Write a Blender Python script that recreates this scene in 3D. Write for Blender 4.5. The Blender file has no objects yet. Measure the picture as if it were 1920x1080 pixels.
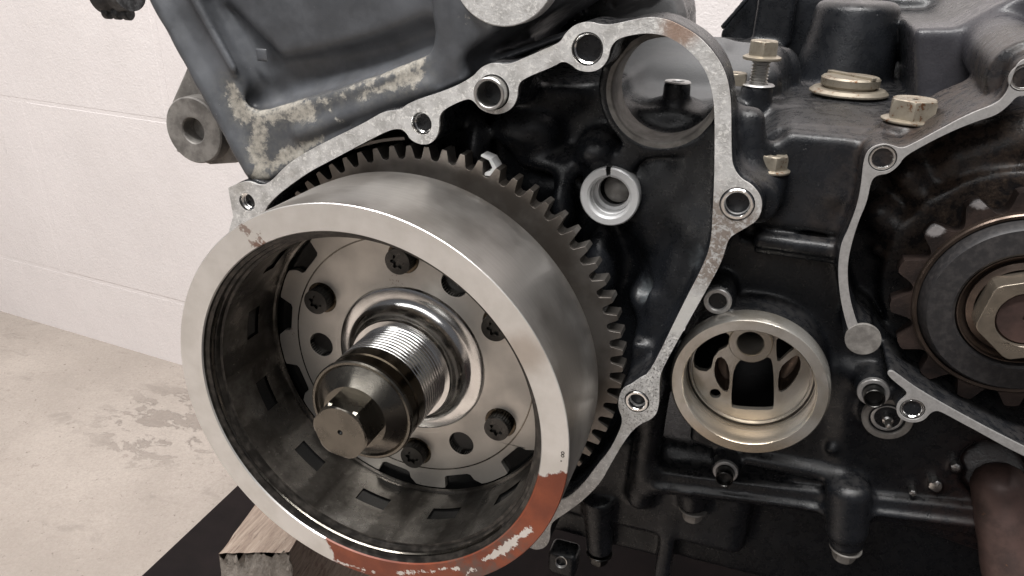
import bpy, math, random
import numpy as np
from mathutils import Vector, Matrix
from mathutils.geometry import tessellate_polygon

random.seed(7); rng = np.random.default_rng(7)
sc = bpy.context.scene
COL = sc.collection
MM = 0.001
# Engine frame, millimetres: x right along the engine side, y up, z out of the
# engine towards the viewer, origin at the flywheel's front rim centre.
# Blender world: (x, -z, y) in metres.
def W(p): return Vector((p[0]*MM, -p[2]*MM, p[1]*MM))

# ------------------------------------------------------------------ camera
FPX = 1450.0
_n = np.array([-0.32927898, 0.37871341, -0.86495752])
_C = np.array([-43.50000892, 35.43796504, 221.65475036])
_up = np.array([40, -3076, -1500.]); _up /= np.linalg.norm(_up)
_ey = _up - _n*(_up@_n); _ey /= np.linalg.norm(_ey)
_ex = np.cross(_ey, _n)
_R = np.array([_ex, _ey, _n])
CAMP = _R@(-_C)
def at(px, py, z=-42.0):
    """where the sight line of a photo point meets the plane z (mm)"""
    d = _R@np.array([(px-960)/FPX, (py-540)/FPX, 1.])
    t = (z-CAMP[2])/d[2]
    return float(CAMP[0]+d[0]*t), float(CAMP[1]+d[1]*t)
def aty(px, py, y):
    d = _R@np.array([(px-960)/FPX, (py-540)/FPX, 1.])
    t = (y-CAMP[1])/d[1]
    return float(CAMP[0]+d[0]*t), float(CAMP[2]+d[2]*t)
def poly(pts, z): return [at(x, y, z) for x, y in pts]

def P3(px, py, z): x, y = at(px, py, z); return (x, y, z)
cam_d = bpy.data.cameras.new("camera"); cam = bpy.data.objects.new("camera", cam_d); COL.objects.link(cam)
cam_d.sensor_width = 36; cam_d.lens = FPX/1920*36
cam_d.clip_start = 0.01; cam_d.clip_end = 50
r_, u_, f_ = W(_R@np.array([1., 0, 0])).normalized(), W(_R@np.array([0, -1., 0])).normalized(), W(_R@np.array([0, 0, 1.])).normalized()
cam.matrix_world = Matrix(((r_.x, u_.x, -f_.x, CAMP[0]*MM), (r_.y, u_.y, -f_.y, -CAMP[2]*MM), (r_.z, u_.z, -f_.z, CAMP[1]*MM), (0, 0, 0, 1)))
sc.camera = cam

# ------------------------------------------------------------------ light (indoor workshop)
world = bpy.data.worlds.new("World"); sc.world = world; world.use_nodes = True
bg = world.node_tree.nodes["Background"]; bg.inputs[0].default_value = (0.93, 0.93, 1.0, 1); bg.inputs[1].default_value = 0.10
def area(name, p, target, w, h, power, color=(1, 0.985, 0.965)):
    l = bpy.data.lights.new(name, 'AREA'); l.shape = 'RECTANGLE'; l.size = w; l.size_y = h; l.energy = power; l.color = color
    o = bpy.data.objects.new(name, l); COL.objects.link(o); o.location = W(p)
    o.rotation_euler = (W(target)-W(p)).to_track_quat('-Z', 'Y').to_euler()
    return o
area("ceiling_tube", (120, 1500, 520), (0, 0, -100), 1.3, 0.14, 33)
area("ceiling_tube_wall_side", (-600, 1500, 350), (-450, 0, -350), 1.2, 0.14, 20, (1, 0.97, 0.955))
area("front_fill", (-250, 900, 1300), (40, 0, -60), 1.4, 0.4, 6, (1, .99, .98))  # soft fill added to brighten the front faces, no lamp known there
sc.view_settings.view_transform = 'Standard'; sc.view_settings.look = 'None'
sc.view_settings.exposure = 0.0; sc.view_settings.gamma = 1.0
sc.cycles.max_bounces = 8; sc.cycles.use_denoising = True

# ------------------------------------------------------------------ node helpers
class NT:
    def __init__(s, name):
        s.m = bpy.data.materials.new(name); s.m.use_nodes = True
        s.t = s.m.node_tree; s.n = s.t.nodes; s.l = s.t.links
        s.b = s.n["Principled BSDF"]
        g = s.n.new("ShaderNodeNewGeometry"); s.geo = g
        v = s.n.new("ShaderNodeVectorMath"); v.operation = 'SCALE'; v.inputs[3].default_value = 1000
        s.l.new(g.outputs["Position"], v.inputs[0]); s.pos = v.outputs[0]      # world position in mm
    def link(s, a, b): s.l.new(a, b)
    def setv(s, inp, v):
        if isinstance(v, bpy.types.NodeSocket): s.l.new(v, inp)
        elif isinstance(v, (tuple, list)): inp.default_value = (*v, 1) if len(v) == 3 and len(inp.default_value) == 4 else v
        else: inp.default_value = v
    def noise(s, scale, detail=4, rough=.6, vec=None, dist=0., stretch=None):
        vec = vec or s.pos
        if stretch:
            mp = s.n.new("ShaderNodeMapping"); mp.inputs["Scale"].default_value = stretch; s.l.new(vec, mp.inputs[0]); vec = mp.outputs[0]
        q = s.n.new("ShaderNodeTexNoise"); q.inputs["Scale"].default_value = scale; q.inputs["Detail"].default_value = detail
        q.inputs["Roughness"].default_value = rough; q.inputs["Distortion"].default_value = dist; s.l.new(vec, q.inputs["Vector"])
        return q.outputs[0]
    def voro(s, scale, feature='F1'):
        q = s.n.new("ShaderNodeTexVoronoi"); q.feature = feature; q.inputs["Scale"].default_value = scale; s.l.new(s.pos, q.inputs["Vector"]); return q.outputs[0]
    def ramp(s, v, a, b, lo=0., hi=1.):
        q = s.n.new("ShaderNodeMapRange"); q.interpolation_type = 'SMOOTHSTEP'
        for i, x in ((1, a), (2, b), (3, lo), (4, hi)): q.inputs[i].default_value = x
        s.setv(q.inputs[0], v); return q.outputs[0]
    def math(s, op, a, b=0., c=None, clamp=False):
        q = s.n.new("ShaderNodeMath"); q.operation = op; q.use_clamp = clamp
        s.setv(q.inputs[0], a); s.setv(q.inputs[1], b)
        if c is not None: s.setv(q.inputs[2], c)
        return q.outputs[0]
    def mix(s, f, a, b):
        q = s.n.new("ShaderNodeMix"); q.data_type = 'RGBA'
        s.setv(q.inputs[0], f); s.setv(q.inputs[6], a); s.setv(q.inputs[7], b); return q.outputs[2]
    def ball(s, p, r0, r1, amp=0., nz=None):
        """1 inside r0 of the engine-frame point p, 0 outside r1, edge broken by noise"""
        q = s.n.new("ShaderNodeVectorMath"); q.operation = 'DISTANCE'; s.l.new(s.pos, q.inputs[0])
        q.inputs[1].default_value = (p[0], -p[2], p[1])
        d = q.outputs["Value"]
        if amp: d = s.math('ADD', d, s.math('MULTIPLY', s.math('SUBTRACT', nz, .5), amp))
        return s.ramp(d, r0, r1, 1., 0.)
    def seg(s, p, q, r0, r1, amp, nz, soft=.8):
        """1 near the segment p-q (engine mm), the edge broken by noise"""
        a = Vector((p[0], -p[2], p[1])); b = Vector((q[0], -q[2], q[1])); ab = b-a
        sub = s.n.new("ShaderNodeVectorMath"); sub.operation = 'SUBTRACT'; s.l.new(s.pos, sub.inputs[0]); sub.inputs[1].default_value = a
        dt = s.n.new("ShaderNodeVectorMath"); dt.operation = 'DOT_PRODUCT'; s.l.new(sub.outputs[0], dt.inputs[0]); dt.inputs[1].default_value = ab
        t = s.math('DIVIDE', dt.outputs["Value"], ab.length_squared, clamp=True)
        sc_ = s.n.new("ShaderNodeVectorMath"); sc_.operation = 'SCALE'; sc_.inputs[0].default_value = ab; s.l.new(t, sc_.inputs[3])
        d = s.n.new("ShaderNodeVectorMath"); d.operation = 'DISTANCE'; s.l.new(sub.outputs[0], d.inputs[0]); s.l.new(sc_.outputs[0], d.inputs[1])
        r = s.math('MULTIPLY_ADD', t, r1-r0, r0)
        v = s.math('SUBTRACT', s.math('ADD', d.outputs["Value"], s.math('MULTIPLY', s.math('SUBTRACT', nz, .5), amp)), r)
        return s.ramp(v, -soft, soft, 1., 0.)
    def rings(s, scale):
        """lathe lines: fine noise that varies only with the distance from the crank axis"""
        x, y, z = s.sep(); r = s.math('SQRT', s.math('ADD', s.math('MULTIPLY', x, x), s.math('MULTIPLY', z, z)))
        q = s.n.new("ShaderNodeCombineXYZ"); s.l.new(r, q.inputs[0]); return s.noise(scale, 3, .7, vec=q.outputs[0])
    def sep(s, vec=None):
        q = s.n.new("ShaderNodeSeparateXYZ"); s.l.new(vec or s.pos, q.inputs[0]); return q.outputs
    def bump(s, h, strength, dist=0.0002, prev=None):
        q = s.n.new("ShaderNodeBump"); q.inputs["Strength"].default_value = strength; q.inputs["Distance"].default_value = dist
        s.setv(q.inputs["Height"], h)
        if prev: s.l.new(prev, q.inputs["Normal"])
        return q.outputs[0]
    def out(s, color, rough, metal=0., normal=None, spec=None, coat=None, aniso=None):
        s.setv(s.b.inputs["Base Color"], color); s.setv(s.b.inputs["Roughness"], rough); s.setv(s.b.inputs["Metallic"], metal)
        if normal: s.l.new(normal, s.b.inputs["Normal"])
        if spec is not None: s.setv(s.b.inputs["Specular IOR Level"], spec)
        if coat is not None: s.b.inputs["Coat Weight"].default_value = coat
        return s.m

def black_paint(name, base=(.0075, .0083, .0100), dirt_and_light=False, patch=None, r=.27):
    t = NT(name)
    n1 = t.noise(.06, 5); n2 = t.noise(1.6, 4, .7); n3 = t.noise(.35, 5, .65)
    c = t.mix(t.ramp(n1, .35, .7), base, tuple(x*1.7 for x in base))
    c = t.mix(t.ramp(n2, .64, .8, 0, .15), c, (.06, .06, .06))            # dust in the paint's grain
    nz = t.sep(t.geo.outputs['Normal'])[2]; c = t.mix(t.math('MULTIPLY', t.ramp(nz, .35, .9), t.ramp(n3, .35, .7, .05, .5)), c, (.060, .057, .055))   # dusty grey painting the top light onto upward faces
    pt = t.ramp(t.geo.outputs["Pointiness"], .54, .62)
    c = t.mix(t.math('MULTIPLY', pt, t.ramp(n3, .4, .65, 0, .5)), c, (.16, .165, .17))
    c = t.mix(t.ramp(t.noise(1.0, 2), .73, .77, 0, .5), c, (.22, .22, .22))            # tiny chips
    rough = t.ramp(n3, .3, .7, r-.08, r+.14); metal = 0.
    if dirt_and_light:
        big = t.noise(.05, 6, .65)
        m = t.math('MULTIPLY', t.ball((158, 66, -70), 14, 52, 40, big), t.ramp(n3, .35, .65, .15, 1.))
        c = t.mix(m, c, t.mix(t.ramp(n2, .4, .7), (.040, .027, .021), (.10, .072, .053)))
        m2 = t.math('MULTIPLY', t.ball((195, -30, -70), 10, 45, 30, big), t.ramp(n3, .35, .6, .2, .8))
        c = t.mix(m2, c, (.032, .016, .013))
        bore_light = t.ball((62, 84, -122), 26, 38, 10, big); c = t.mix(t.math('MULTIPLY', bore_light, .9), c, (.13, .13, .132)); rough = t.math('MAXIMUM', rough, t.math('MULTIPLY', bore_light, .7))  # paler grey round the bore paints in the light falling from above
        c = t.mix(t.math('MULTIPLY', t.ball((158, 96, -118), 16, 34, 14, big), .6), c, (.06, .058, .066))  # grey on the upper panel, its stronger lighting put into the colour
        # pale blue-grey patches inside the stator chamber
        for p, r0, r1 in (((72, 22, -66), 2, 7), ((88, 40, -60), 2, 9)):
            m3 = t.ball(p, r0, r1, 8, n3); c = t.mix(t.math('MULTIPLY', m3, .6), c, (.17, .19, .20))
    if patch:
        lo = t.noise(.16, 9, .74); fine = t.noise(.55, 7, .75); m = None
        for p, q_, r0, r1 in patch:
            q = t.seg(p, q_, r0, r1, 15., lo); m = q if m is None else t.math('MAXIMUM', m, q)
        m = t.math('MULTIPLY', m, t.ramp(t.math('ADD', fine, t.math('MULTIPLY', lo, .6)), .80, 1.0, 1., .25))
        halo = None
        for p, q_, r0, r1 in patch[:7]:
            q = t.seg(p, q_, r0+3, r1+3, 12., lo, 3.); halo = q if halo is None else t.math('MAXIMUM', halo, q)
        c = t.mix(t.math('MULTIPLY', t.math('MULTIPLY', halo, t.ramp(fine, .35, .65)), .45), c, (.15, .145, .13))
        pc = t.mix(t.ramp(fine, .3, .7), (.36, .335, .29), (.20, .187, .162)); pc = t.mix(t.ramp(lo, .30, .42, .7, 0), pc, (.50, .49, .45))
        c = t.mix(m, c, pc); rough = t.math('MAXIMUM', rough, t.math('MULTIPLY', m, .7))
        h = t.math('ADD', t.math('MULTIPLY', m, -.35), t.math('MULTIPLY', fine, .35))
    else: h = t.math('ADD', n2, t.math('MULTIPLY', n3, .8))
    nm = t.bump(h, .4, .0003); nm = t.bump(t.noise(2.6, 3), .25, .00012, nm)
    return t.out(c, rough, metal, nm, spec=.42)

def steel(name, base=(.46, .44, .41), r=.3, streak=None, rust=0., metal=1., dark=.5, nscale=.12):
    t = NT(name)
    n1 = t.noise(nscale, 6, .6); n2 = t.noise(1.2, 4, .7); 
    c = t.mix(t.ramp(n1, .35, .68), base, tuple(x*dark for x in base))
    if rust: c = t.mix(t.ramp(t.math('ADD', n1, t.math('MULTIPLY', n2, .5)), .98-rust, 1.06-rust), c, (.16, .075, .035))
    h = t.math('ADD', n2, t.math('MULTIPLY', t.noise(4, 2), .5))
    return t.out(c, t.ramp(n1, .3, .7, r-.06, r+.12), metal, t.bump(h, .12, .00015))

def gasket_alu(name, clean=False):
    t = NT(name)
    a = t.noise(.22, 8, .7); b = t.noise(.75, 7, .75, dist=.6); k = t.noise(.05, 3); fine = t.noise(1.6, 5, .75)
    if clean:
        c = t.mix(t.ramp(b, .35, .7), (.50, .49, .48), (.38, .37, .36)); c = t.mix(t.ramp(a, .66, .74, 0, .6), c, (.16, .15, .14))
        return t.out(c, .45, .55, t.bump(b, .1, .0002))
    c = t.mix(t.ramp(a, .40, .66), (.60, .59, .575), (.40, .39, .375))
    c = t.mix(t.ramp(b, .53, .60, 0, .85), c, (.78, .765, .735)); c = t.mix(t.ramp(fine, .60, .66, 0, .5), c, (.30, .285, .27))
    c = t.mix(t.ramp(t.math('ADD', b, t.math('MULTIPLY', k, .35)), .34, .40, 1, 0), c, (.14, .13, .12))
    c = t.mix(t.ramp(t.noise(1.0, 5, .8, stretch=(2.5, 1, .25)), .64, .69, 0, .5), c, (.25, .24, .22)); c = t.mix(t.ramp(k, .54, .66, 0, .35), c, (.28, .25, .21))
    # pitted, peppered stretch low on the right and a brown stretch below the right dowel
    x, y, z = t.sep()
    low = t.math('MULTIPLY', t.ball((76, 6, -42), 14, 30, 20, a), t.ramp(fine, .53, .60, 0, .85))
    c = t.mix(low, c, (.085, .078, .07))
    br = t.math('MULTIPLY', t.ball((90, 50, -42), 10, 18, 14, a), t.ramp(b, .42, .55, 0, .8)); c = t.mix(br, c, (.15, .105, .075))
    br2 = t.math('MULTIPLY', t.ball((73.5, 105.5, -42), 2.5, 7, 5, b), .75); c = t.mix(br2, c, (.26, .14, .08))
    cl = t.ball((83.5, 27, -42), 5.5, 8.5, 3, a); c = t.mix(cl, c, (.60, .59, .56))
    h = t.math('ADD', b, t.math('MULTIPLY', fine, .7))
    return t.out(c, .55, .35, t.bump(h, .5, .0004))

MAT = {}
MAT['case'] = black_paint('black_case_paint', dirt_and_light=True)
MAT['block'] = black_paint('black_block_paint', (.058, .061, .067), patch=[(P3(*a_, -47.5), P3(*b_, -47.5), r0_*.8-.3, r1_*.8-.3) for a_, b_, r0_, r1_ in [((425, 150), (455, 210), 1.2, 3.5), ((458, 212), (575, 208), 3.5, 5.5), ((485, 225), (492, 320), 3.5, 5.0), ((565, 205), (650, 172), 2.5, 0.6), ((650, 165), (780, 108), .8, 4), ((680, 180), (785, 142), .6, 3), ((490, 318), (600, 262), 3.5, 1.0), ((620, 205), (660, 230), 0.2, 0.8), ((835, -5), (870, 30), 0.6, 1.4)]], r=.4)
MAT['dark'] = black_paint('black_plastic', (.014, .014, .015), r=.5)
MAT['gasket'] = gasket_alu('old_gasket_aluminium'); MAT['gasket_clean'] = gasket_alu('scraped_aluminium', True)
MAT['alu'] = steel('machined_aluminium', (.62, .61, .59), .32, dark=.8)
MAT['steel'] = steel('turned_steel', (.50, .47, .43), .24, dark=.62)
MAT['plate'] = steel('plate_steel', (.66, .63, .585), .40, metal=.8, rust=.03, dark=.85, nscale=.05)
MAT['bright'] = steel('bright_thread_steel', (.92, .91, .89), .13, dark=.85)
MAT['oily'] = steel('oily_steel', (.105, .085, .062), .2, dark=.7)
MAT['oily_face'] = steel('oily_worn_steel', (.20, .185, .16), .22, dark=.75)
MAT['blacksteel'] = steel('blackened_screw_steel', (.075, .073, .07), .3, dark=.6)
MAT['gold'] = steel('tarnished_zinc', (.40, .355, .285), .42, rust=.12, metal=.7, dark=.7, nscale=.3)
MAT['rusty'] = steel('rusty_brown_steel', (.085, .052, .045), .5, rust=.03, metal=.25, dark=.45)
def m_worn():
    """greasy brown sprocket steel with two tooth tips worn bright"""
    t = NT('grimy_sprocket_steel'); n = t.noise(.12, 6, .6); k = t.noise(.9, 5, .75)
    c = t.mix(t.ramp(n, .35, .68), (.060, .042, .036), (.022, .017, .016)); c = t.mix(t.ramp(k, .62, .70, 0, .6), c, (.13, .095, .08))
    q = t.math('MAXIMUM', t.ball(P3(1840, 372, -61), 2.2, 3.4, 2, k), t.ball(P3(1753, 426, -61), 2.0, 3.2, 2, k))
    c = t.mix(t.math('MULTIPLY', q, .9), c, (.42, .40, .40))
    return t.out(c, .38, .4, t.bump(k, .4, .0004))
MAT['worn'] = m_worn()
MAT['nut'] = steel('worn_tan_nut_steel', (.36, .31, .25), .3, rust=.06, metal=.8, dark=.6)
MAT['brown'] = steel('greasy_steel_and_pocket_shade', (.14, .105, .085), .32, rust=.06, metal=.8, dark=.5)
MAT['white_alu'] = steel('pale_cast_aluminium', (.66, .66, .66), .42, metal=.35, dark=.85)
MAT['bare'] = gasket_alu('bare_cast_aluminium', True)

def m_cast():
    t = NT('dull_cast_aluminium'); a = t.noise(.15, 7, .65); b = t.noise(.8, 5, .7)
    c = t.mix(t.ramp(a, .35, .66), (.29, .275, .255), (.15, .14, .13)); c = t.mix(t.ramp(b, .62, .72, 0, .5), c, (.42, .40, .37))
    return t.out(c, .6, .3, t.bump(b, .35, .0003))
MAT['cast'] = m_cast()

def m_rim():
    """front face of the flywheel: turned steel, rust spots, faded red paint over the lower right"""
    t = NT('flywheel_rim_steel')
    x, y, z = t.sep()
    n1 = t.noise(.09, 5); n2 = t.noise(.5, 6, .7); n3 = t.noise(.16, 8, .72)
    c = t.mix(t.ramp(n1, .3, .7), (.80, .785, .76), (.70, .68, .645))
    # pale brown smear on the right
    c = t.mix(t.math('MULTIPLY', t.ball((48.5, 29, 0), 2, 9, 4, n3), .6), c, (.40, .33, .27))
    spots = t.ramp(n2, .70, .74)
    for p, q_, r0, r1 in (((-34, 52.5, 0), (-31.5, 50.5, 0), .9, .9), ((-30.5, 47, 0), (-26, 46.5, 0), .8, .5), ((-28, 50, 0), (-28.5, 46.5, 0), .1, .9), ((-23, 48.5, 0), (-26, 47.5, 0), 0., .6)):
        c = t.mix(t.math('MULTIPLY', t.seg(p, q_, r0, r1, 9., n2, .4), .7), c, (.23, .13, .095))
    c = t.mix(t.math('MULTIPLY', spots, .7), c, (.2, .13, .1))
    # red paint: the sector from about -2 degrees to -104 degrees
    ang = t.math('ARCTAN2', z, x)                                       # radians, world z is engine y
    wob = t.math('MULTIPLY', t.math('SUBTRACT', n3, .5), .16)
    slant = t.math('MULTIPLY', t.math('SUBTRACT', t.math('SQRT', t.math('ADD', t.math('MULTIPLY', x, x), t.math('MULTIPLY', z, z))), 58.), .011)
    a2 = t.math('ADD', ang, wob); a2 = t.math('SUBTRACT', a2, slant)
    m = t.math('MULTIPLY', t.ramp(a2, -.11, -.095, 1, 0), t.ramp(a2, -1.83, -1.815, 0, 1))
    scr = None
    for p, q_, r0, r1 in (((38.5, -42.5, 0), (52, -27, 0), .5, .9), ((41, -40, 0), (47, -33.5, 0), 1.1, 1.3), ((33, -49.5, 0), (35.5, -47, 0), .3, .5), ((10, -57.5, 0), (22, -52.5, 0), .5, .2), ((24, -51, 0), (30, -48.5, 0), .2, .5), ((2, -60.5, 0), (-12, -60, 0), .1, .2)):
        q = t.seg(p, q_, r0, r1, 6., n2, .3); scr = q if scr is None else t.math('MAXIMUM', scr, q)
    scr = t.ramp(scr, .35, .6)
    m = t.math('MULTIPLY', m, t.math('SUBTRACT', 1., scr))
    red = t.mix(t.ramp(n1, .3, .65), (.25, .060, .024), (.16, .038, .018))
    red = t.mix(t.math('MULTIPLY', t.ramp(n3, .42, .6), t.ball((40, -42, 0), 8, 22)), red, (.12, .07, .055))
    red = t.mix(t.ramp(n2, .68, .73, 0, .6), red, (.42, .22, .16))
    c = t.mix(m, c, red)
    rough = t.math('ADD', t.ramp(n1, .3, .7, .30, .38), t.math('MULTIPLY', m, .12))
    return t.out(c, rough, t.math('MULTIPLY', t.math('SUBTRACT', 1., m), .72), t.bump(t.math('ADD', t.math('ADD', t.noise(3, 3), t.math('MULTIPLY', t.rings(2.2), 1.2)), t.math('MULTIPLY', m, 1.6)), .16, .0002))
MAT['rim'] = m_rim()

def m_body():
    t = NT('flywheel_side_steel'); n = t.noise(.035, 4, .5); k = t.noise(.8, 5, .7); ln = t.noise(2.4, 4, .7, stretch=(.03, 1, .03)); sc_ = t.noise(1.1, 6, .8, stretch=(.3, 2, .3))
    c = t.mix(t.ramp(n, .38, .62), (.70, .67, .635), (.42, .39, .36))
    c = t.mix(t.ramp(ln, .4, .7, 0, .16), c, (.30, .28, .26)); c = t.mix(t.ramp(sc_, .68, .74, 0, .25), c, (.75, .72, .68))
    c = t.mix(t.ramp(k, .70, .74, 0, .5), c, (.2, .17, .15))
    return t.out(c, t.ramp(ln, .3, .7, .32, .40), .94, t.bump(t.math('ADD', ln, t.math('MULTIPLY', sc_, .3)), .13, .00015))
MAT['body'] = m_body()
def m_sleeve():
    t = NT('oily_sleeve_steel'); n = t.noise(.06, 6, .65); k = t.noise(.5, 6, .7)
    c = t.mix(t.ramp(n, .35, .65), (.26, .245, .225), (.075, .068, .06)); c = t.mix(t.ramp(k, .58, .72, 0, .6), c, (.40, .38, .355))
    x, y, z = t.sep(); bd = t.math('SINE', t.math('ADD', t.math('MULTIPLY', t.math('ARCTAN2', z, x), 12.), t.math('MULTIPLY', n, 3.)))
    c = t.mix(t.ramp(bd, .1, .45, 0, .55), c, (.045, .04, .036))
    return t.out(c, t.ramp(n, .3, .7, .22, .42), .9, t.bump(k, .15, .0002))
MAT['sleeve'] = m_sleeve()
def m_gear():
    t = NT('gear_steel'); n = t.noise(.05, 5); k = t.noise(.7, 5)
    c = t.mix(t.ramp(n, .35, .65), (.27, .25, .23), (.15, .132, .115)); c = t.mix(t.ramp(k, .68, .73, 0, .5), c, (.1, .06, .04))
    return t.out(c, .38, .85, t.bump(k, .12, .0002))
MAT['gear'] = m_gear()
def m_paintmark():
    t = NT('white_paint'); return t.out((.75, .76, .75), .45)
MAT['mark'] = m_paintmark()
def m_pump():
    t = NT('oil_stained_aluminium'); x, y, z = t.sep(); n = t.noise(.09, 6, .6); k = t.noise(.9, 5, .7)
    c = t.mix(t.ramp(n, .35, .65), (.66, .635, .59), (.46, .42, .36))
    low = t.math('MULTIPLY', t.ramp(t.math('ADD', z, t.math('MULTIPLY', n, 16.)), -12., 0., 1, 0), .6)   # amber oil lies low in the bowl
    c = t.mix(low, c, (.46, .33, .19))
    c = t.mix(t.ramp(k, .68, .74, 0, .6), c, (.12, .08, .05))
    return t.out(c, .25, .78, t.bump(k, .12, .0002))
MAT['pump'] = m_pump()
def m_wood():
    t = NT('sawn_wood'); g = t.noise(.5, 6, .75, stretch=(1, .05, 1)); k = t.noise(1.6, 5, .7, stretch=(1, .08, 1)); st = t.noise(.05, 3)
    c = t.mix(t.ramp(g, .35, .65), (.38, .30, .24), (.23, .17, .135)); c = t.mix(t.ramp(k, .5, .7, 0, .6), c, (.48, .40, .33)); c = t.mix(t.ramp(g, .60, .66, 0, .8), c, (.08, .05, .035))
    c = t.mix(t.ramp(st, .6, .7, 0, .6), c, (.10, .04, .025))
    return t.out(c, .85, 0., t.bump(t.math('ADD', g, k), .7, .0008))
MAT['wood'] = m_wood()
def m_wood_end():
    t = NT('rough_end_grain'); g = t.noise(.5, 8, .8); c = t.mix(t.ramp(g, .3, .7), (.46, .41, .36), (.27, .235, .20))
    return t.out(c, .9, 0., t.bump(g, 1., .0015))
MAT['wood_end'] = m_wood_end()
def m_wall():
    t = NT('white_painted_blockwork'); n = t.noise(.006, 6, .6); s = t.noise(.045, 7, .75, stretch=(1, 1, .35)); k = t.noise(.5, 5, .7); v = t.noise(.12, 8, .8, stretch=(1.6, 1, .4))
    c = t.mix(t.ramp(n, .3, .7), (.82, .768, .755), (.76, .71, .695))
    c = t.mix(t.ramp(v, .655, .69, 0, .65), c, (.34, .31, .30)); c = t.mix(t.ramp(t.noise(.35, 4, .7, stretch=(1.8, 1, .25)), .70, .74, 0, .5), c, (.42, .38, .37)); c = t.mix(t.ramp(s, .62, .75, 0, .35), c, (.60, .56, .54))
    return t.out(c, .6, 0., t.bump(t.math('ADD', k, t.math('ADD', t.math('MULTIPLY', n, 3.), t.math('MULTIPLY', s, 2.))), .45, .0012))
MAT['wall'] = m_wall()
def m_floor():
    t = NT('worn_concrete'); n = t.noise(.006, 7, .6); m = t.noise(.028, 8, .68, stretch=(1, 1.6, 1), dist=.4); k = t.noise(.22, 7, .75); f = t.noise(1.1, 3)
    c = t.mix(t.ramp(n, .3, .7), (.46, .405, .36), (.35, .305, .268))
    c = t.mix(t.ramp(m, .56, .66, 0, .55), c, (.28, .245, .215)); sp = t.math('MULTIPLY', t.ball((-400, -303, -330), 30, 100, 60, n), t.ramp(m, .53, .56))
    c = t.mix(t.math('MULTIPLY', sp, .6), c, (.22, .185, .16))
    c = t.mix(t.ramp(t.noise(.45, 8, .8), .38, .62, .35, 0), c, (.26, .225, .195)); c = t.mix(t.ramp(k, .62, .67, 0, .8), c, (.15, .125, .105)); c = t.mix(t.ramp(t.noise(.07, 6, .7), .64, .69, 0, .5), c, (.24, .20, .175)); c = t.mix(t.ramp(k, .33, .27, 0, .5), c, (.66, .61, .56))
    h = t.math('ADD', t.math('ADD', t.math('MULTIPLY', m, 1.5), k), t.math('MULTIPLY', sp, -1.2))
    return t.out(c, .75, 0., t.bump(h, .55, .0022))
MAT['floor'] = m_floor()
def m_mat():
    t = NT('black_mat'); n = t.noise(.02, 5); k = t.noise(.5, 4)
    return t.out(t.mix(t.ramp(n, .3, .7), (.008, .0065, .0065), (.015, .011, .011)), .8, 0., t.bump(k, .2, .0005), spec=.12)
MAT['mat'] = m_mat()
def m_inner(): t = NT('dark_oily_interior'); return t.out((.008, .008, .008), .25)
MAT['void'] = m_inner()
def m_rubber(): t = NT('rubber'); k = t.noise(.6, 5); return t.out(t.mix(t.ramp(k, .4, .7), (.018, .017, .018), (.036, .033, .033)), .5, 0., t.bump(k, .2, .0002))
MAT['rubber'] = m_rubber()
def m_lip(): t = NT('oily_black_lip'); n = t.noise(.3, 5); return t.out(t.mix(t.ramp(n, .4, .7), (.022, .020, .018), (.07, .062, .055)), .28, .5, t.bump(n, .3, .0003))
MAT['lip'] = m_lip()

# ------------------------------------------------------------------ mesh helpers (all in engine mm)
def mesh(name, V, F, smooth=True, sharp=35):
    me = bpy.data.meshes.new(name)
    V = np.asarray(V, dtype=float)
    VW = np.stack([V[:, 0], -V[:, 2], V[:, 1]], 1)*MM
    me.from_pydata(VW.tolist(), [], F); me.validate(); me.update()
    if smooth and len(me.polygons):
        me.polygons.foreach_set('use_smooth', [True]*len(me.polygons))
        if sharp: me.set_sharp_from_angle(angle=math.radians(sharp))
    return me
def obj(name, me, mat, parent=None, loc=(0, 0, 0), bevel=0, label=None, kind=None, fix=True):
    """link one mesh object; loc is its place in engine mm (relative to parent's frame)"""
    o = bpy.data.objects.new(name, me); COL.objects.link(o)
    if mat is not None and not len(me.materials):
        for q in (mat if isinstance(mat, list) else [mat]): me.materials.append(q)
    o.location = W(loc)
    if parent: o.parent = parent
    if bevel:
        b = o.modifiers.new('bevel', 'BEVEL'); b.width = bevel*MM; b.segments = 2; b.limit_method = 'ANGLE'; b.angle_limit = math.radians(40); b.harden_normals = True
    if label: o['label'] = label
    if kind: o['kind'] = kind
    return o
def thing(name, label, cat, loc=(0, 0, 0), group=None):
    o = bpy.data.objects.new(name, None); COL.objects.link(o); o.location = W(loc); o.empty_display_size = .01
    o['label'] = label; o['category'] = cat
    if group: o['group'] = group
    return o
class G:
    """geometry collector"""
    def __init__(s): s.v = []; s.f = []
    def add(s, V, F, M=None):
        k = len(s.v)
        if M is not None: V = [tuple(M@Vector(p)) for p in V]
        s.v += [tuple(p) for p in V]; s.f += [tuple(i+k for i in f) for f in F]; return s
def lathe(prof, c=(0, 0), seg=96, closed=False, a0=0., a1=2*math.pi):
    """revolve (r,z) points about the z axis through c"""
    full = abs(a1-a0-2*math.pi) < 1e-6; n = seg if full else seg+1
    V = []; F = []
    for i in range(n):
        a = a0+(a1-a0)*i/seg
        for r, z in prof: V.append((c[0]+r*math.cos(a), c[1]+r*math.sin(a), z))
    m = len(prof)
    for i in range(seg):
        j = (i+1) % n
        for k in range(m-1 if not closed else m):
            l = (k+1) % m
            F.append((i*m+k, j*m+k, j*m+l, i*m+l)[::-1] if False else (i*m+k, j*m+k, j*m+l, i*m+l))
    return V, F
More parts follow.
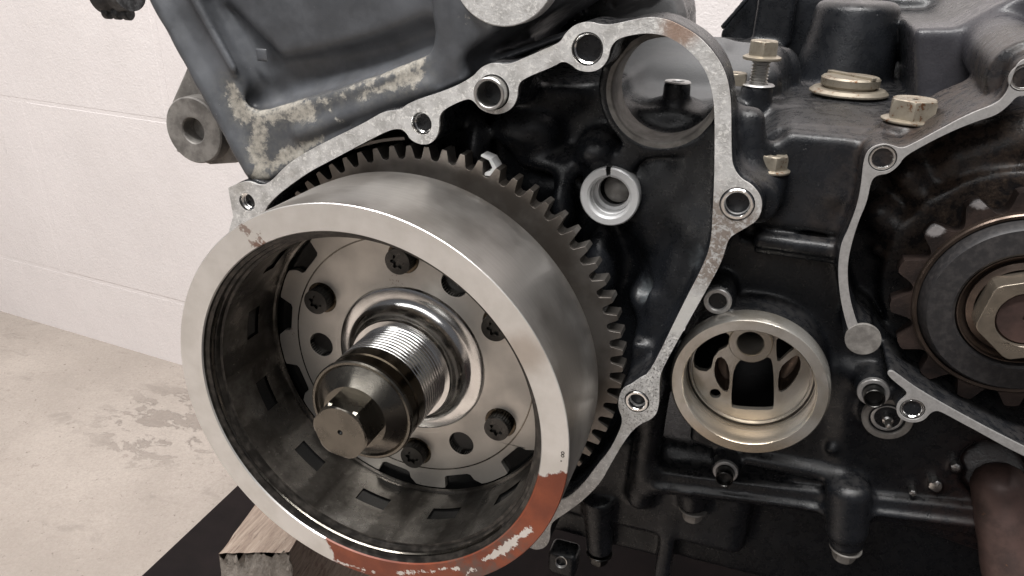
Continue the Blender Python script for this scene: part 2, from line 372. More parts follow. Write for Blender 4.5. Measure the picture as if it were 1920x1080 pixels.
def prism(outer, z0, z1, holes=()):
    """extrude a polygon with holes from z0 (back) to z1 (front)"""
    loops = [list(outer)]+[list(h) for h in holes]
    def area2(p): return sum(p[i][0]*p[(i+1) % len(p)][1]-p[(i+1) % len(p)][0]*p[i][1] for i in range(len(p)))
    if area2(loops[0]) < 0: loops[0].reverse()
    for h in loops[1:]:
        if area2(h) > 0: h.reverse()
    flat = [p for l in loops for p in l]; N = len(flat)
    tri = tessellate_polygon([[Vector((x, y, 0)) for x, y in l] for l in loops])
    V = [(x, y, z0) for x, y in flat]+[(x, y, z1) for x, y in flat]; F = []
    for a, b, c in tri:
        cr = (flat[b][0]-flat[a][0])*(flat[c][1]-flat[a][1])-(flat[b][1]-flat[a][1])*(flat[c][0]-flat[a][0])
        if cr < 0: a, b, c = a, c, b
        F.append((a+N, b+N, c+N)); F.append((c, b, a))
    k = 0
    for l in loops:
        m = len(l)
        for i in range(m):
            j = (i+1) % m; F.append((k+i, k+j, k+j+N, k+i+N))
        k += m
    return V, F
def circ(c, r, n=40, ph=0.): return [(c[0]+r*math.cos(ph+2*math.pi*i/n), c[1]+r*math.sin(ph+2*math.pi*i/n)) for i in range(n)]
def smooth_poly(p, it=2, closed=True):
    """Chaikin corner cutting"""
    for _ in range(it):
        q = []
        n = len(p)
        for i in range(n if closed else n-1):
            a, b = p[i], p[(i+1) % n]
            q += [(a[0]*.75+b[0]*.25, a[1]*.75+b[1]*.25), (a[0]*.25+b[0]*.75, a[1]*.25+b[1]*.75)]
        p = q
    return p
def frame(p, d):
    """matrix that carries the local z axis onto direction d at p"""
    z = Vector(d).normalized(); x = z.orthogonal().normalized(); y = z.cross(x)
    return Matrix(((x.x, y.x, z.x, p[0]), (x.y, y.y, z.y, p[1]), (x.z, y.z, z.z, p[2]), (0, 0, 0, 1)))
def boxg(x0, x1, y0, y1, z0, z1): return prism([(x0, y0), (x1, y0), (x1, y1), (x0, y1)], z0, z1)

# ------------------------------------------------------------------ distance field castings
class Field:
    def __init__(s, lo, hi, h):
        s.lo = np.array(lo, float); s.h = h
        s.n = [int((hi[i]-lo[i])/h)+1 for i in range(3)]
        s.ax = [(lo[i]+h*np.arange(s.n[i])).astype(np.float32) for i in range(3)]
        s.f = np.full(s.n, 8., np.float32)
    def op(s, fn, lo, hi, mode='add', k=2.):
        m = k+2*s.h+1; sl = []
        for i in range(3):
            a = max(0, int(math.floor((lo[i]-m-s.lo[i])/s.h))); b = min(s.n[i], int(math.ceil((hi[i]+m-s.lo[i])/s.h))+1)
            if b <= a: return s
            sl.append(slice(a, b))
        X = s.ax[0][sl[0]][:, None, None]; Y = s.ax[1][sl[1]][None, :, None]; Z = s.ax[2][sl[2]][None, None, :]
        d = fn(X, Y, Z); a = s.f[tuple(sl)]; d = np.broadcast_to(d, a.shape)
        if mode == 'sub': a, d = -a, d
        hh = np.maximum(k-np.abs(a-d), 0)/max(k, 1e-6); r = np.minimum(a, d)-hh*hh*k*.25
        s.f[tuple(sl)] = -r if mode == 'sub' else r
        return s
    # solids
    def box(s, c, half, r=1., mode='add', k=2., M=None):
        """box, M an optional 3x3 whose rows are the box axes"""
        c = np.array(c, float); half = np.array(half, float)
        R = np.eye(3) if M is None else np.array(M, float)
        ext = np.abs(R.T)@half
        def fn(X, Y, Z):
            x, y, z = X-c[0], Y-c[1], Z-c[2]
            q = [np.abs(R[i, 0]*x+R[i, 1]*y+R[i, 2]*z)-(half[i]-r) for i in range(3)]
            o = np.sqrt(sum(np.maximum(v, 0)**2 for v in q))
            return o+np.minimum(np.maximum(np.maximum(q[0], q[1]), q[2]), 0)-r
        return s.op(fn, c-ext, c+ext, mode, k)
    def cone(s, a, b, r1, r2=None, mode='add', k=2., rd=.6):
        """capped cylinder or cone from a to b"""
        r2 = r1 if r2 is None else r2
        a = np.array(a, float); b = np.array(b, float); L = np.linalg.norm(b-a); u = (b-a)/L; m = max(r1, r2)
        def fn(X, Y, Z):
            x, y, z = X-a[0], Y-a[1], Z-a[2]
            t = x*u[0]+y*u[1]+z*u[2]; d2 = np.sqrt(np.maximum(x*x+y*y+z*z-t*t, 0))
            dr = d2-(r1+(r2-r1)*np.clip(t/L, 0, 1))+rd; dz = np.abs(t-L/2)-L/2+rd
            return np.sqrt(np.maximum(dr, 0)**2+np.maximum(dz, 0)**2)+np.minimum(np.maximum(dr, dz), 0)-rd
        return s.op(fn, np.minimum(a, b)-m, np.maximum(a, b)+m, mode, k)
    def cap(s, a, b, r1, r2=None, mode='add', k=4.):
        """round-ended limb"""
        r2 = r1 if r2 is None else r2
        a = np.array(a, float); b = np.array(b, float); ab = b-a; L2 = float(ab@ab)+1e-9; m = max(r1, r2)
        def fn(X, Y, Z):
            x, y, z = X-a[0], Y-a[1], Z-a[2]; t = np.clip((x*ab[0]+y*ab[1]+z*ab[2])/L2, 0, 1)
            return np.sqrt((x-t*ab[0])**2+(y-t*ab[1])**2+(z-t*ab[2])**2)-(r1+(r2-r1)*t)
        return s.op(fn, np.minimum(a, b)-m, np.maximum(a, b)+m, mode, k)
    def ell(s, c, r, mode='add', k=6.):
        c = np.array(c, float); r = np.array(r, float)
        def fn(X, Y, Z):
            q = np.sqrt(((X-c[0])/r[0])**2+((Y-c[1])/r[1])**2+((Z-c[2])/r[2])**2)
            g = np.sqrt(((X-c[0])/r[0]**2)**2+((Y-c[1])/r[1]**2)**2+((Z-c[2])/r[2]**2)**2)+1e-6
            return q*(q-1)/g
        return s.op(fn, c-r, c+r, mode, k)
    def prism(s, pts, z0, z1, mode='add', k=2., rd=.6, zf=None):
        """extruded polygon; zf(X,Y) may tilt the front face"""
        P = np.array(pts, float); lo = (*P.min(0), z0); hi = (*P.max(0), z1)
        def fn(X, Y, Z):
            x = X[:, :, 0]; y = Y[:, :, 0]
            d = np.full(np.broadcast(x, y).shape, 1e9); sg = np.ones_like(d)
            for i in range(len(P)):
                a, b = P[i], P[i-1]; e = b-a
                wx, wy = x-a[0], y-a[1]; t = np.clip((wx*e[0]+wy*e[1])/(e@e+1e-9), 0, 1)
                d = np.minimum(d, (wx-e[0]*t)**2+(wy-e[1]*t)**2)
                c1 = (y >= a[1]) & (y < b[1]); c2 = (y < a[1]) & (y >= b[1])
                cr = e[0]*wy-e[1]*wx
                sg = np.where((c1 & (cr > 0)) | (c2 & (cr < 0)), -sg, sg)
            d = (np.sqrt(d)*sg)[:, :, None]+rd
            zt = z1 if zf is None else zf(X, Y)
            dz = np.maximum(Z-zt, z0-Z)+rd
            return np.sqrt(np.maximum(d, 0)**2+np.maximum(dz, 0)**2)+np.minimum(np.maximum(d, dz), 0)-rd
        return s.op(fn, lo, hi, mode, k)
    def grain(s, amp, seed=1):
        r = np.random.default_rng(seed); acc = 0.
        X, Y, Z = s.ax[0][:, None, None], s.ax[1][None, :, None], s.ax[2][None, None, :]
        for _ in range(7):
            k = r.normal(size=3)*.16; p = r.uniform(0, 6.28)
            acc = acc+np.sin(k[0]*X+k[1]*Y+k[2]*Z+p).astype(np.float32)
        s.f += acc*(amp/7*1.6); return s
    def net(s):
        """naive surface nets"""
        f = s.f
        for i in range(3):
            sl = [slice(None)]*3; sl[i] = 0; f[tuple(sl)] = 4.; sl[i] = -1; f[tuple(sl)] = 4.
        ins = f < 0; n = f.shape
        cs = [(i, j, k) for i in (0, 1) for j in (0, 1) for k in (0, 1)]
        def cv(A, c): return A[c[0]:n[0]-1+c[0], c[1]:n[1]-1+c[1], c[2]:n[2]-1+c[2]]
        cnt = np.zeros((n[0]-1, n[1]-1, n[2]-1), np.int8)
        for c in cs: cnt += cv(ins, c)
        act = (cnt > 0) & (cnt < 8); idx = -np.ones(act.shape, np.int64)
        I, J, K = np.nonzero(act); idx[I, J, K] = np.arange(len(I))
        P = np.zeros((len(I), 3)); Wt = np.zeros(len(I))
        for a in range(8):
            for b in range(a+1, 8):
                ca, cb = cs[a], cs[b]
                if sum(abs(ca[q]-cb[q]) for q in range(3)) != 1: continue
                fa = f[I+ca[0], J+ca[1], K+ca[2]]; fb = f[I+cb[0], J+cb[1], K+cb[2]]
                m = (fa < 0) != (fb < 0); t = np.where(m, fa/np.where(m, fa-fb, 1), 0)
                for q in range(3): P[:, q] += np.where(m, ca[q]+t*(cb[q]-ca[q]), 0)
                Wt += m
        P = P/Wt[:, None]+np.stack([I, J, K], 1); V = s.lo+P*s.h
        F = []
        for ax in range(3):
            o = [q for q in range(3) if q != ax]
            A = [slice(1, n[q]-1) for q in range(3)]; A[ax] = slice(0, n[ax]-1); B = list(A); B[ax] = slice(1, n[ax])
            a, b = ins[tuple(A)], ins[tuple(B)]; e = a != b
            p = np.stack(np.nonzero(e), 1); st = np.array([1, 1, 1]); st[ax] = 0; p = p+st
            flip = a[e]
            d1 = np.zeros(3, int); d1[o[0]] = -1; d2 = np.zeros(3, int); d2[o[1]] = -1
            g = lambda q: idx[q[:, 0], q[:, 1], q[:, 2]]
            q4 = np.stack([g(p), g(p+d1), g(p+d1+d2), g(p+d2)], 1)
            fl = flip if ax != 1 else ~flip
            q4[~fl] = q4[~fl][:, ::-1]
            F.append(q4)
        return V, np.concatenate(F)
    def mesh(s, name, relax=5):
        V, F = s.net()
        # light Laplacian relax to calm the voxel steps
        e = np.concatenate([F[:, [0, 1]], F[:, [1, 2]], F[:, [2, 3]], F[:, [3, 0]]]); e = np.concatenate([e, e[:, ::-1]])
        cnt = np.bincount(e[:, 0], minlength=len(V)).astype(float)
        for _ in range(relax):
            S = np.stack([np.bincount(e[:, 0], V[e[:, 1], q], len(V)) for q in range(3)], 1)/cnt[:, None]
            V = V*.5+S*.5
        me = bpy.data.meshes.new(name)
        VW = (np.stack([V[:, 0], -V[:, 2], V[:, 1]], 1)*MM).astype(np.float32)
        me.vertices.add(len(V)); me.vertices.foreach_set('co', VW.ravel())
        me.loops.add(F.size); me.loops.foreach_set('vertex_index', F.ravel().astype(np.int32))
        me.polygons.add(len(F)); me.polygons.foreach_set('loop_start', np.arange(0, F.size, 4, dtype=np.int32))
        me.polygons.foreach_set('use_smooth', [True]*len(F))
        me.update(calc_edges=True); me.validate()
        return me

# ------------------------------------------------------------------ the room: floor, block wall, mat
FY = -303.0
me = mesh('floor', [(-4000, FY, -700), (4000, FY, -700), (4000, FY, 4000), (-4000, FY, 4000)], [(0, 3, 2, 1)], False)
obj('floor', me, MAT['floor'], kind='structure')
wall = bpy.data.objects.new('wall', mesh('wall', *prism([(-3000, -20), (3000, -20), (3000, 0), (-3000, 0)], -100, 3000), smooth=False)); COL.objects.link(wall)
# wall's own frame: x along, y up, z out; it stands slightly askew to the engine
ang = math.radians(-5.17)
wall.data.clear_geometry(); wall.data.materials.append(MAT['wall'])
V, F = boxg(-2000, 2000, 0, 2600, -120, -.7)
wall.data.from_pydata([(x*MM, -z*MM, y*MM) for x, y, z in V], [], F)
wall.location = W((-715, FY, -433.5)); wall.rotation_euler = (0, 0, ang*1.0); wall['kind'] = 'structure'
blk = None; BL, BH = 398., 190.
row_y = [-303+78-BH+r*BH for r in range(0, 9)]
V, F = boxg(.6, BL-.6, .6, BH-.6, -60, 0)
bm_ = mesh('block', V, F, smooth=True)
for r, y0 in enumerate(row_y):
    for c in range(-1, 6):
        x0 = c*BL+(285. if r % 2 == 0 else 285.-BL/2) - BL
        o = obj('block', bm_, MAT['wall'], wall, (x0, y0-FY, random.uniform(-.4, .2)), bevel=3.4)
V, F = prism([(-283, 380), (900, 380), (900, -900), (70, -900), (70, 20), (-283, 20)], FY, FY+3); V = [(x, z, -y) for x, y, z in V]  # front right arm added out of view to keep floor reflections off the case
me = mesh('mat', V, [f[::-1] for f in F], True); o = obj('black_mat', me, MAT['mat'], bevel=.6)
o['label'] = 'black flat board lying on the concrete floor under the engine, with an added front extension'; o['category'] = 'floor board'

# ------------------------------------------------------------------ wooden block
wd = thing('wooden_block', 'rough brown sawn timber block standing under the flywheel side of the engine', 'timber', (-66, FY+5.5, -90))
def wood_mesh():
    V = []; nx, ny, nz = 10, 40, 34
    x0, x1, y0, y1, z0, z1 = -16, 16, 0, 199, -60, 68
    g = G()
    def sheet(fn, n, m):
        k = len(g.v)
        for i in range(n+1):
            for j in range(m+1): g.v.append(fn(i/n, j/m))
        for i in range(n):
            for j in range(m): g.f.append((k+i*(m+1)+j, k+(i+1)*(m+1)+j, k+(i+1)*(m+1)+j+1, k+i*(m+1)+j+1))
    L = lambda a, b, t: a+(b-a)*t
    sheet(lambda u, v: (L(x0, x1, u), y1, L(z1, z0, v)), nx, nz)
    sheet(lambda u, v: (x0, L(y0, y1, u), L(z0, z1, v)), ny, nz)
    sheet(lambda u, v: (x1, L(y0, y1, u), L(z1, z0, v)), ny, nz)
    sheet(lambda u, v: (L(x0, x1, u), y0, L(z0, z1, v)), nx, nz)
    sheet(lambda u, v: (L(x1, x0, u), L(y0, y1, v), z0), nx, ny)
    V = np.array(g.v); 
    h = np.sin(V[:, 0]*2.1+V[:, 2]*.13)*.25+np.sin(V[:, 1]*1.3+V[:, 2]*.05)*.2
    c = np.minimum(np.abs(V[:, 1]-199), 1)
    V[:, 1] += np.where(V[:, 1] > 198, h+np.where(V[:, 2] > 60, -rng.uniform(0, 1.0, len(V)), 0), 0)
    V[:, 0] = V[:, 0]*.86-2; return mesh('board', skew(V), g.f, True, 50)
def skew(V):
    V = np.array(V, float); fr = np.clip((V[:, 2]+20)/88., 0, 1)
    V[:, 2] -= fr*(V[:, 0]+16)*.34; V[:, 0] += (V[:, 2]-68)*.14; V[:, 1] += (V[:, 0]+16)*.06; return V
obj('board', wood_mesh(), MAT['wood'], wd)
V, F = boxg(-16.2, 16.2, 0.2, 198.6, 67, 68.4); nx, ny = 24, 60
Vs = [(-16.3+32.6*i/nx, 0.1+198.3*j/ny, 68.3+random.uniform(-.9, .9)) for i in range(nx+1) for j in range(ny+1)]
Vs = [(x+random.uniform(-.3, .3), y+(random.uniform(-.8, .6) if y > 197 else 0), z) for x, y, z in Vs]
Vs = [(x, y+(random.uniform(-2.2, .3) if y > 197 else 0), z+(random.uniform(-1.6, .6) if y > 190 else 0)) for x, y, z in Vs]
Fs = [(i*(ny+1)+j, (i+1)*(ny+1)+j, (i+1)*(ny+1)+j+1, i*(ny+1)+j+1) for i in range(nx) for j in range(ny)]
obj('sawn_end', mesh('sawn_end', skew([(x*.86-2, y, z) for x, y, z in Vs]), Fs, True, 60), MAT['wood_end'], wd)

# ------------------------------------------------------------------ engine outlines
ZG = -42.0
OUT_PX = [(418,357),(444,344),(467,339),(489,350),(511,338),(533,313),(565,290),(622,260),(680,232),(702,219),(720,209),(751,206),(769,191),(844,167),(887,144),(898,130),(910,122),(924,118),(951,122),(978,111),(1040,84),(1051,78),(1061,61),(1079,45),(1104,40),(1128,47),(1149,46),(1191,36),(1219,32),(1250,36),(1276,48),(1304,64),(1326,84),(1347,111),(1360,137),(1367,163),(1371,199),(1371,285),(1374,314),(1389,336),(1409,346),(1426,367),(1430,387),(1422,412),(1399,427),(1381,437),(1366,447),(1356,483),(1343,511),(1296,594),(1241,692),(1236,715),(1236,761),(1227,784),(1194,798),(1171,826),(1144,872),(1127,904),(1095,937),(1064,960),(1036,978),(1031,991),(1031,1013),(1023,1026),(1010,1031),(995,1029)]
IN_PX = [(493,396),(516,369),(547,345),(580,322),(622,300),(684,267),(729,244),(751,241),(762,249),(769,262),(787,271),(804,271),(818,260),(824,240),(823,219),(833,204),(876,184),(889,190),(902,207),(929,216),(956,208),(970,187),(971,160),(982,147),(1040,124),(1055,114),(1071,121),(1083,132),(1108,136),(1128,128),(1141,110),(1145,86),(1161,71),(1193,64),(1222,62),(1255,69),(1291,93),(1320,126),(1334,163),(1340,204),(1340,285),(1339,346),(1336,400),(1334,446),(1324,488),(1278,576),(1218,701),(1199,710),(1183,722),(1167,729),(1160,745),(1159,766),(1167,784),(1164,803),(1144,844),(1114,880),(1097,904),(1075,926),(1051,941)]
def close_arc(pts, R):
    """close the outline behind the flywheel along a circle about the crank axis"""
    a0 = math.atan2(pts[-1][1], pts[-1][0]); a1 = math.atan2(pts[0][1], pts[0][0])
    while a1 > a0: a1 -= 2*math.pi
    n = 26
    return pts+[(R*math.cos(a0+(a1-a0)*(i+1)/n), R*math.sin(a0+(a1-a0)*(i+1)/n)) for i in range(n-1)]
OUT = close_arc(smooth_poly(poly(OUT_PX, ZG), 2, False), 79.); IN = close_arc(smooth_poly(poly(IN_PX, ZG), 2, False), 69.5)
S1_PX = [(1960,100),(1920,110),(1906,122),(1896,151),(1888,175),(1869,195),(1821,212),(1768,240),(1707,273),(1690,279),(1674,273),(1654,269),(1629,279),(1619,301),(1615,346),(1607,387),(1590,432),(1577,457),(1571,500),(1574,550),(1584,598),(1595,630),(1614,624),(1599,583),(1590,539),(1589,494),(1597,455),(1611,411),(1626,378),(1633,339),(1645,328),(1666,326),(1686,310),(1695,294),(1731,273),(1780,248),(1829,228),(1869,216),(1893,196),(1906,181),(1920,179),(1960,179)]
S2_PX = [(1664,698),(1671,695),(1680,700),(1716,727),(1765,756),(1801,776),(1849,802),(1920,838),(1990,873),(1990,893),(1920,855),(1885,838),(1837,811),(1801,792),(1765,772),(1753,770),(1743,776),(1733,788),(1716,793),(1700,791),(1685,783),(1680,768),(1684,755),(1700,743),(1700,733),(1680,718),(1665,704)]
ZS = -50.0
S1 = smooth_poly(poly(S1_PX, ZS), 2); S2 = smooth_poly(poly(S2_PX, ZS), 2)
PC = (104.0, 2.3)                          # pump bowl centre
SPC = (169.6, 37.3)                        # sprocket centre

# ------------------------------------------------------------------ crankcase casting
eng = thing('motorcycle_engine', 'black motorcycle engine with its side covers off, open chambers facing the viewer', 'engine', (60, -100, -100))
EO = (60, -100, -100)
def part(name, me, mat, bevel=0, label=None, parent=None, loc=None, fix=True):
    """part of the engine given in absolute mm"""
    p = parent or eng
    l = loc if loc is not None else (-EO[0], -EO[1], -EO[2])
    return obj(name, me, mat, p, l, bevel, label)
def P3(px, py, z): x, y = at(px, py, z); return (x, y, z)
fd = Field((-95, -118, -215), (228, 122, -44), .85)
# stator chamber: walls follow the mating face, the arch is shallow, the rest deep
fd.prism(OUT, -64, ZG-.8, k=1, rd=.4)
low = [p for p in OUT if p[1] < 78 or p[0] < 30]
fd.prism(low, -120, ZG-.8, k=1, rd=.4)
fd.prism(IN, -76, -38, 'sub', k=3.5, rd=.6)
# chamber floor relief
fd.prism([(x*1., y) for x, y in IN if y > -200], -84, -72.5, k=3)
for px, py, z, r in [(905,285,-68,(4.5,14,10)),(985,240,-70,(12,8,9)),(1040,300,-71,(14,4,8)),(1122,280,-66,(7,6,9)),(1062,375,-68,(4,12,11)),(1128,500,-69,(5.5,15,10)),(1240,370,-72,(13,20,11)),(1010,170,-74,(16,7,7)),(1290,330,-70,(6,20,10))]:
    fd.ell(P3(px, py, z), r, k=5)
fd.cap(P3(1255,470,-70), P3(1215,560,-68), 5, 6, k=6)
fd.cap(P3(1310,430,-62), P3(1225,620,-62), 5, 5, k=7)
fd.cap(P3(1335,250,-64), P3(1330,440,-62), 4, 5, k=6)
fd.box(P3(1236,560,-62), (3.5, 3.2, 4), 1, k=2)
fd.cap(P3(1170,455,-66), P3(1212,545,-64), 2, 2.6, 'sub', k=4)
fd.cap(P3(930,230,-70), P3(950,330,-70), 3, 3, 'sub', k=5)
fd.cap(P3(1000,330,-70), P3(1090,345,-70), 2.5, 2.5, 'sub', k=4)
fd.box(P3(1205,670,-62), (3, 9, 8), 1.5, k=2.5)
# starter bore: ring wall with web down to the bush
bc = at(1243,171,-60); 
fd.cone((bc[0], bc[1], -68), (bc[0], bc[1], -60), 18.8, k=1.2)
web = poly([(1166,262),(1150,300),(1125,335),(1165,345),(1205,300),(1260,285),(1350,290),(1350,150),(1160,200)], -60)
fd.prism(web, -68, -60.3, k=1.5)
buc = at(1142,370,-60)
fd.cone((buc[0], buc[1], -82), (buc[0], buc[1], -63), 9.6, k=3)
bu2 = at(1142,370,-58); fd.cone((bu2[0], bu2[1], -74), (bu2[0], bu2[1], -58), 8.0, mode='sub', k=.5)
fd.cone((bc[0], bc[1], -120), (bc[0], bc[1], -50), 15.2, mode='sub', k=1)
# air behind the arch
fd.box((72, 118, -104), (60, 32, 39), 3, 'sub', k=3)
fd.cone((bc[0], bc[1], -96), (bc[0], bc[1], -50), 15.2, mode='sub', k=1)
# upper crankcase deck seen through the bore and right of the arch
fd.box((66, 60, -150), (34, 30, 38), 8, k=6)
fd.box((69, 64, -96), (15, 14.5, 20), 3, k=5)
fd.ell((69.2, 76, -86), (9, 5.5, 8), k=3)
fd.box((55, 80, -128), (25, 14, 6), 3, k=4)
dk = np.array([[1, 0, 0], [0, .96, -.28], [0, .28, .96]])
fd.box((72, 77, -152), (27, 10, 24), 6, k=8, M=dk)
fd.cone((69.2, 66, -82), (69.2, 86.0, -82), 4.1, k=1.2)
fd.cone((69.2, 80, -82), (69.2, 90, -82), 1.9, mode='sub', k=.5)
# right hand body
RB = [(88,-34),(88,66),(100,77),(150,80),(226,100),(226,-60),(140,-46),(120,-40)]
fd.prism(RB, -200, -69, k=2, rd=2.5)
sh = [(99,50),(99,72),(104,77.3),(122.5,77.3),(124,74),(124,50)]
fd.prism(sh, -120, -62.5, k=2.5, rd=1.8)
fd.box((112, 46, -68), (13, 2.0, 9), 1.2, k=1.5)
fd.box((112, 42.5, -70), (13, 1.2, 9), .6, k=1)
fd.cone((120, 74, -74), (120, 58, -66), 6.5, 5.5, k=2.5)
fd.cap((97, 60, -66), (106, 47, -70), 3.5, 4, k=5)
fd.cone((100.6, 56, -60.5), (100.6, 66.4, -60.5), 3.2, 4.6, k=1.2)
fd.cap((104, 56, -66), (122, 52, -70), 2.5, 2.5, 'sub', k=5)
fd.cone((121, 41, -110), (121, 41, -70.5), 23, k=1.5)          # shaft boss, its lower half shows
fd.box((121, 62, -70), (26, 19, 2), .5, 'sub', k=.5)
fd.prism(sh, -120, -62.5, k=2.5, rd=1.8)
fd.box((112, 46, -68), (13, 2.0, 9), 1.2, k=1.5)
# flank beside boss 5
fd.cap((93, 80, -62), (95.5, 60, -60), 4, 6, k=5)
fd.cone((98.0, 60, -80), (98.0, 60, -50), 6.0, k=3)
# deck and things standing on it
fd.box((150, 66, -160), (60, 11.2, 60), 4, k=3)
fd.cone((92.2, 66, -104), (92.2, 83.6, -104), 5.0, k=2)
cx, cz = aty(1590, 195, 77.5)
fd.cone((121, 70, -124), (121, 79.6, -124), 12, 10.8, k=2)
# tapered column
def colfn(X, Y, Z):
    t = np.clip((Y-76)/31., 0, 1); r = 18.5-4.2*t
    q = np.sqrt(((X-120.5-1.*t)/1.0)**2+((Z+164)/1.15)**2)-r+3; dz = np.abs(Y-88)-19.0+3
    return np.sqrt(np.maximum(q, 0)**2+np.maximum(dz, 0)**2)+np.minimum(np.maximum(q, dz), 0)-3
fd.op(colfn, (103, 66, -190), (147, 109, -145), 'add', 2.5)
# panel right of the column, with its rising top
pan = poly([(1716,210),(1712,62),(1722,52),(1795,52),(1905,-6),(2050,-70),(2100,230)], -116)
fd.prism(pan, -200, -116, k=2, rd=2.5)
fd.cap(P3(1742,192,-112), P3(1842,148,-112), 1.6, 1.6, k=3)
fd.box((183, 81, -92), (34, 5.5, 24), 2.5, k=4, M=np.array([[.93, .36, 0], [-.36, .93, 0], [0, 0, 1]]))
bb = at(1918, 140, -62)
fd.cone((bb[0]+5, bb[1]+1, -125), (bb[0], bb[1], -58), 9.5, 8.6, k=2.5)
b2 = (131.5, 88.0, -74.0)
fd.cone((134.0, 70, -69.5), (134.0, 82.0, -69.5), 8.4, 7.4, k=2)
# top background behind column
fd.box((150, 88, -204), (70, 20, 10), 3, k=3)
fd.box((92.5, 98, -190), (7.6, 11, 12), 2, k=1.0)
fd.ell((98.5, 80, -142), (7, 11.5, 7), k=2)
fd.prism([at(1352,62,-195), at(1384,14,-195), at(1400,-10,-195), at(1600,-30,-195), at(1600,300,-195), at(1360,300,-195)], -205, -195, k=1.5)
fd.cap(P3(1356,50,-192), P3(1404,-6,-192), 1.2, 1.2, k=1)
# sprocket recess inside the two strips
rec = [at(*p, ZS) for p in [(1633,345),(1666,328),(1700,300),(1780,250),(1869,216),(1906,181),(2100,160),(2100,950),(1920,838),(1765,756),(1716,727),(1676,690),(1640,640),(1612,622),(1597,583),(1589,539),(1589,494),(1597,455),(1611,411)]]
fd.prism(S1, -90, ZS-.7, k=.8, rd=.4); fd.prism(S2, -90, ZS-.7, k=.8, rd=.4)
fd.cone((at(1618,636,ZS)[0], at(1618,636,ZS)[1], -90), (at(1618,636,ZS)[0], at(1618,636,ZS)[1], ZS-.7), 5.0, k=1)
fd.prism(rec, -84, -49, 'sub', k=3, rd=.5)
fd.prism(S1, -90, ZS-.7, k=.8, rd=.4); fd.prism(S2, -90, ZS-.7, k=.8, rd=.4)
fd.cone((SPC[0], SPC[1], -95), (SPC[0], SPC[1], -76), 33, k=3)
fd.cap(P3(1700,330,-82), P3(1790,440,-82), 4, 3, k=5)
fd.cap(P3(1790,300,-84), P3(1920,260,-84), 5, 5, k=6)
fd.cap(P3(1650,400,-82), P3(1690,440,-82), 5, 5, k=5)
fd.box(P3(1700,470,-83), (10, 1.5, 5), 1, k=2)
# pump bowl seat and little bosses
fd.cone((PC[0], PC[1], -90), (PC[0], PC[1], -52), 23.2, 22.6, k=2.5)
fd.cone((PC[0], PC[1], -98), (PC[0], PC[1], -48), 20.2, mode='sub', k=.5)
for px, py, z, r in [(1345,565,-56,4.6),(1360,886,-62,4.6),(1638,737,-58,4.7),(1664,786,-62,7.2)]:
    q = at(px, py, z); fd.cone((q[0], q[1], -90), (q[0], q[1], z-.5), r, r+.3, k=2)
# ribs and lower ledges
fd.cap(P3(1590,690,-70), P3(1580,860,-72), 3.5, 3.5, k=4)
fd.cap(P3(1405,860,-68), P3(1575,893,-68), 2.2, 2.4, k=3)
fd.prism([at(1200,880,-66), at(1600,930,-66), at(1860,955,-66), at(1860,1010,-66), at(1590,975,-66), at(1210,925,-66)], -110, -66, k=2, rd=1.2)
fd.cap(P3(1230,914,-65), P3(1560,957,-65), 1.3, 1.3, k=1.5)
fd.cap(P3(1620,960,-65), P3(1830,985,-65), 1.2, 1.2, k=1.5)
fd.cone(P3(1592,900,-64), P3(1586,1010,-64), 7.0, 6.6, k=3, rd=4)
fd.cone(P3(1588,975,-64), P3(1586,1022,-64), 6.0, 5.6, k=.8)
fd.cap(P3(1240,650,-64), P3(1200,930,-72), 5, 5, k=6)
fd.box((65, -62, -100), (48, 22, 26), 5, k=4)
fd.box((120, -78, -118), (110, 24, 32), 5, k=4)
fd.cone(P3(1300,905,-74), P3(1300,950,-74), 5.5, 5, k=2.5)
fd.cone(P3(1122,930,-74), P3(1124,1033,-74), 6.5, 5, k=2.5)
fd.box((40, -86, -110), (45, 13, 30), 4, k=4)
fd.box(P3(1245,1060,-80), (3, 30, 6), 1, k=1)
fd.cone(P3(1860,860,-80), P3(1850,890,-74), 12, 11, k=3); fd.cone(P3(1862,880,-76), P3(1862,895,-50), 9.5, mode='sub', k=2)
for q in ((1755,912), (1560,840), (1792,877)): fd.cone(P3(*q, -80), P3(*q, -66.5), 2.4, 1.8, k=1.2)
fd.box(P3(1058,1046,-76), (6, 6, 5), 2, k=3)
fd.grain(.22)
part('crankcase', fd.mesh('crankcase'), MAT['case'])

# ------------------------------------------------------------------ cylinder block (upper left)
ZB = -47.0
fb = Field((-150, 22, -160), (66, 150, -38), .85)
blk_px = [(228,-140),(300,18),(480,343),(530,318),(600,276),(700,222),(765,196),(890,146),(905,98),(950,62),(1060,-12),(1150,-140)]
BP = poly(blk_px, ZB)
fb.prism(BP, -140, ZB, k=2, rd=1.6)
# lower front lip left along the mating face
fb.prism(poly([(468,336),(520,318),(700,216),(765,190),(890,140),(905,112),(1050,62),(1062,72),(900,135),(700,232),(530,330)], -52), -95, -46.5, k=1.5, rd=.8)
# big shallow pocket with sloping sides
fb.prism(poly([(372,-150),(372,0),(455,165),(480,198),(560,178),(700,132),(790,95),(815,60),(780,-150)], ZB), -54, -44, 'sub', k=4.5, rd=1.5)
fb.prism(poly([(400,20),(470,170),(495,190),(700,128),(792,85),(790,60),(700,90),(500,120)], ZB), -58, -44, 'sub', k=5, rd=2)
# front edge flange ridges
a, b = P3(262,-60,-46.5), P3(470,318,-46.5); fb.cap(a, b, 2.2, 2.2, k=4)
a, b = P3(330,-60,-46.8), P3(440,130,-46.8); fb.cap(a, b, 1.2, 1.0, k=3)
a, b = P3(308,-60,-45), P3(450,230,-45); fb.cap(a, b, 1.2, 1.2, 'sub', k=3.5)
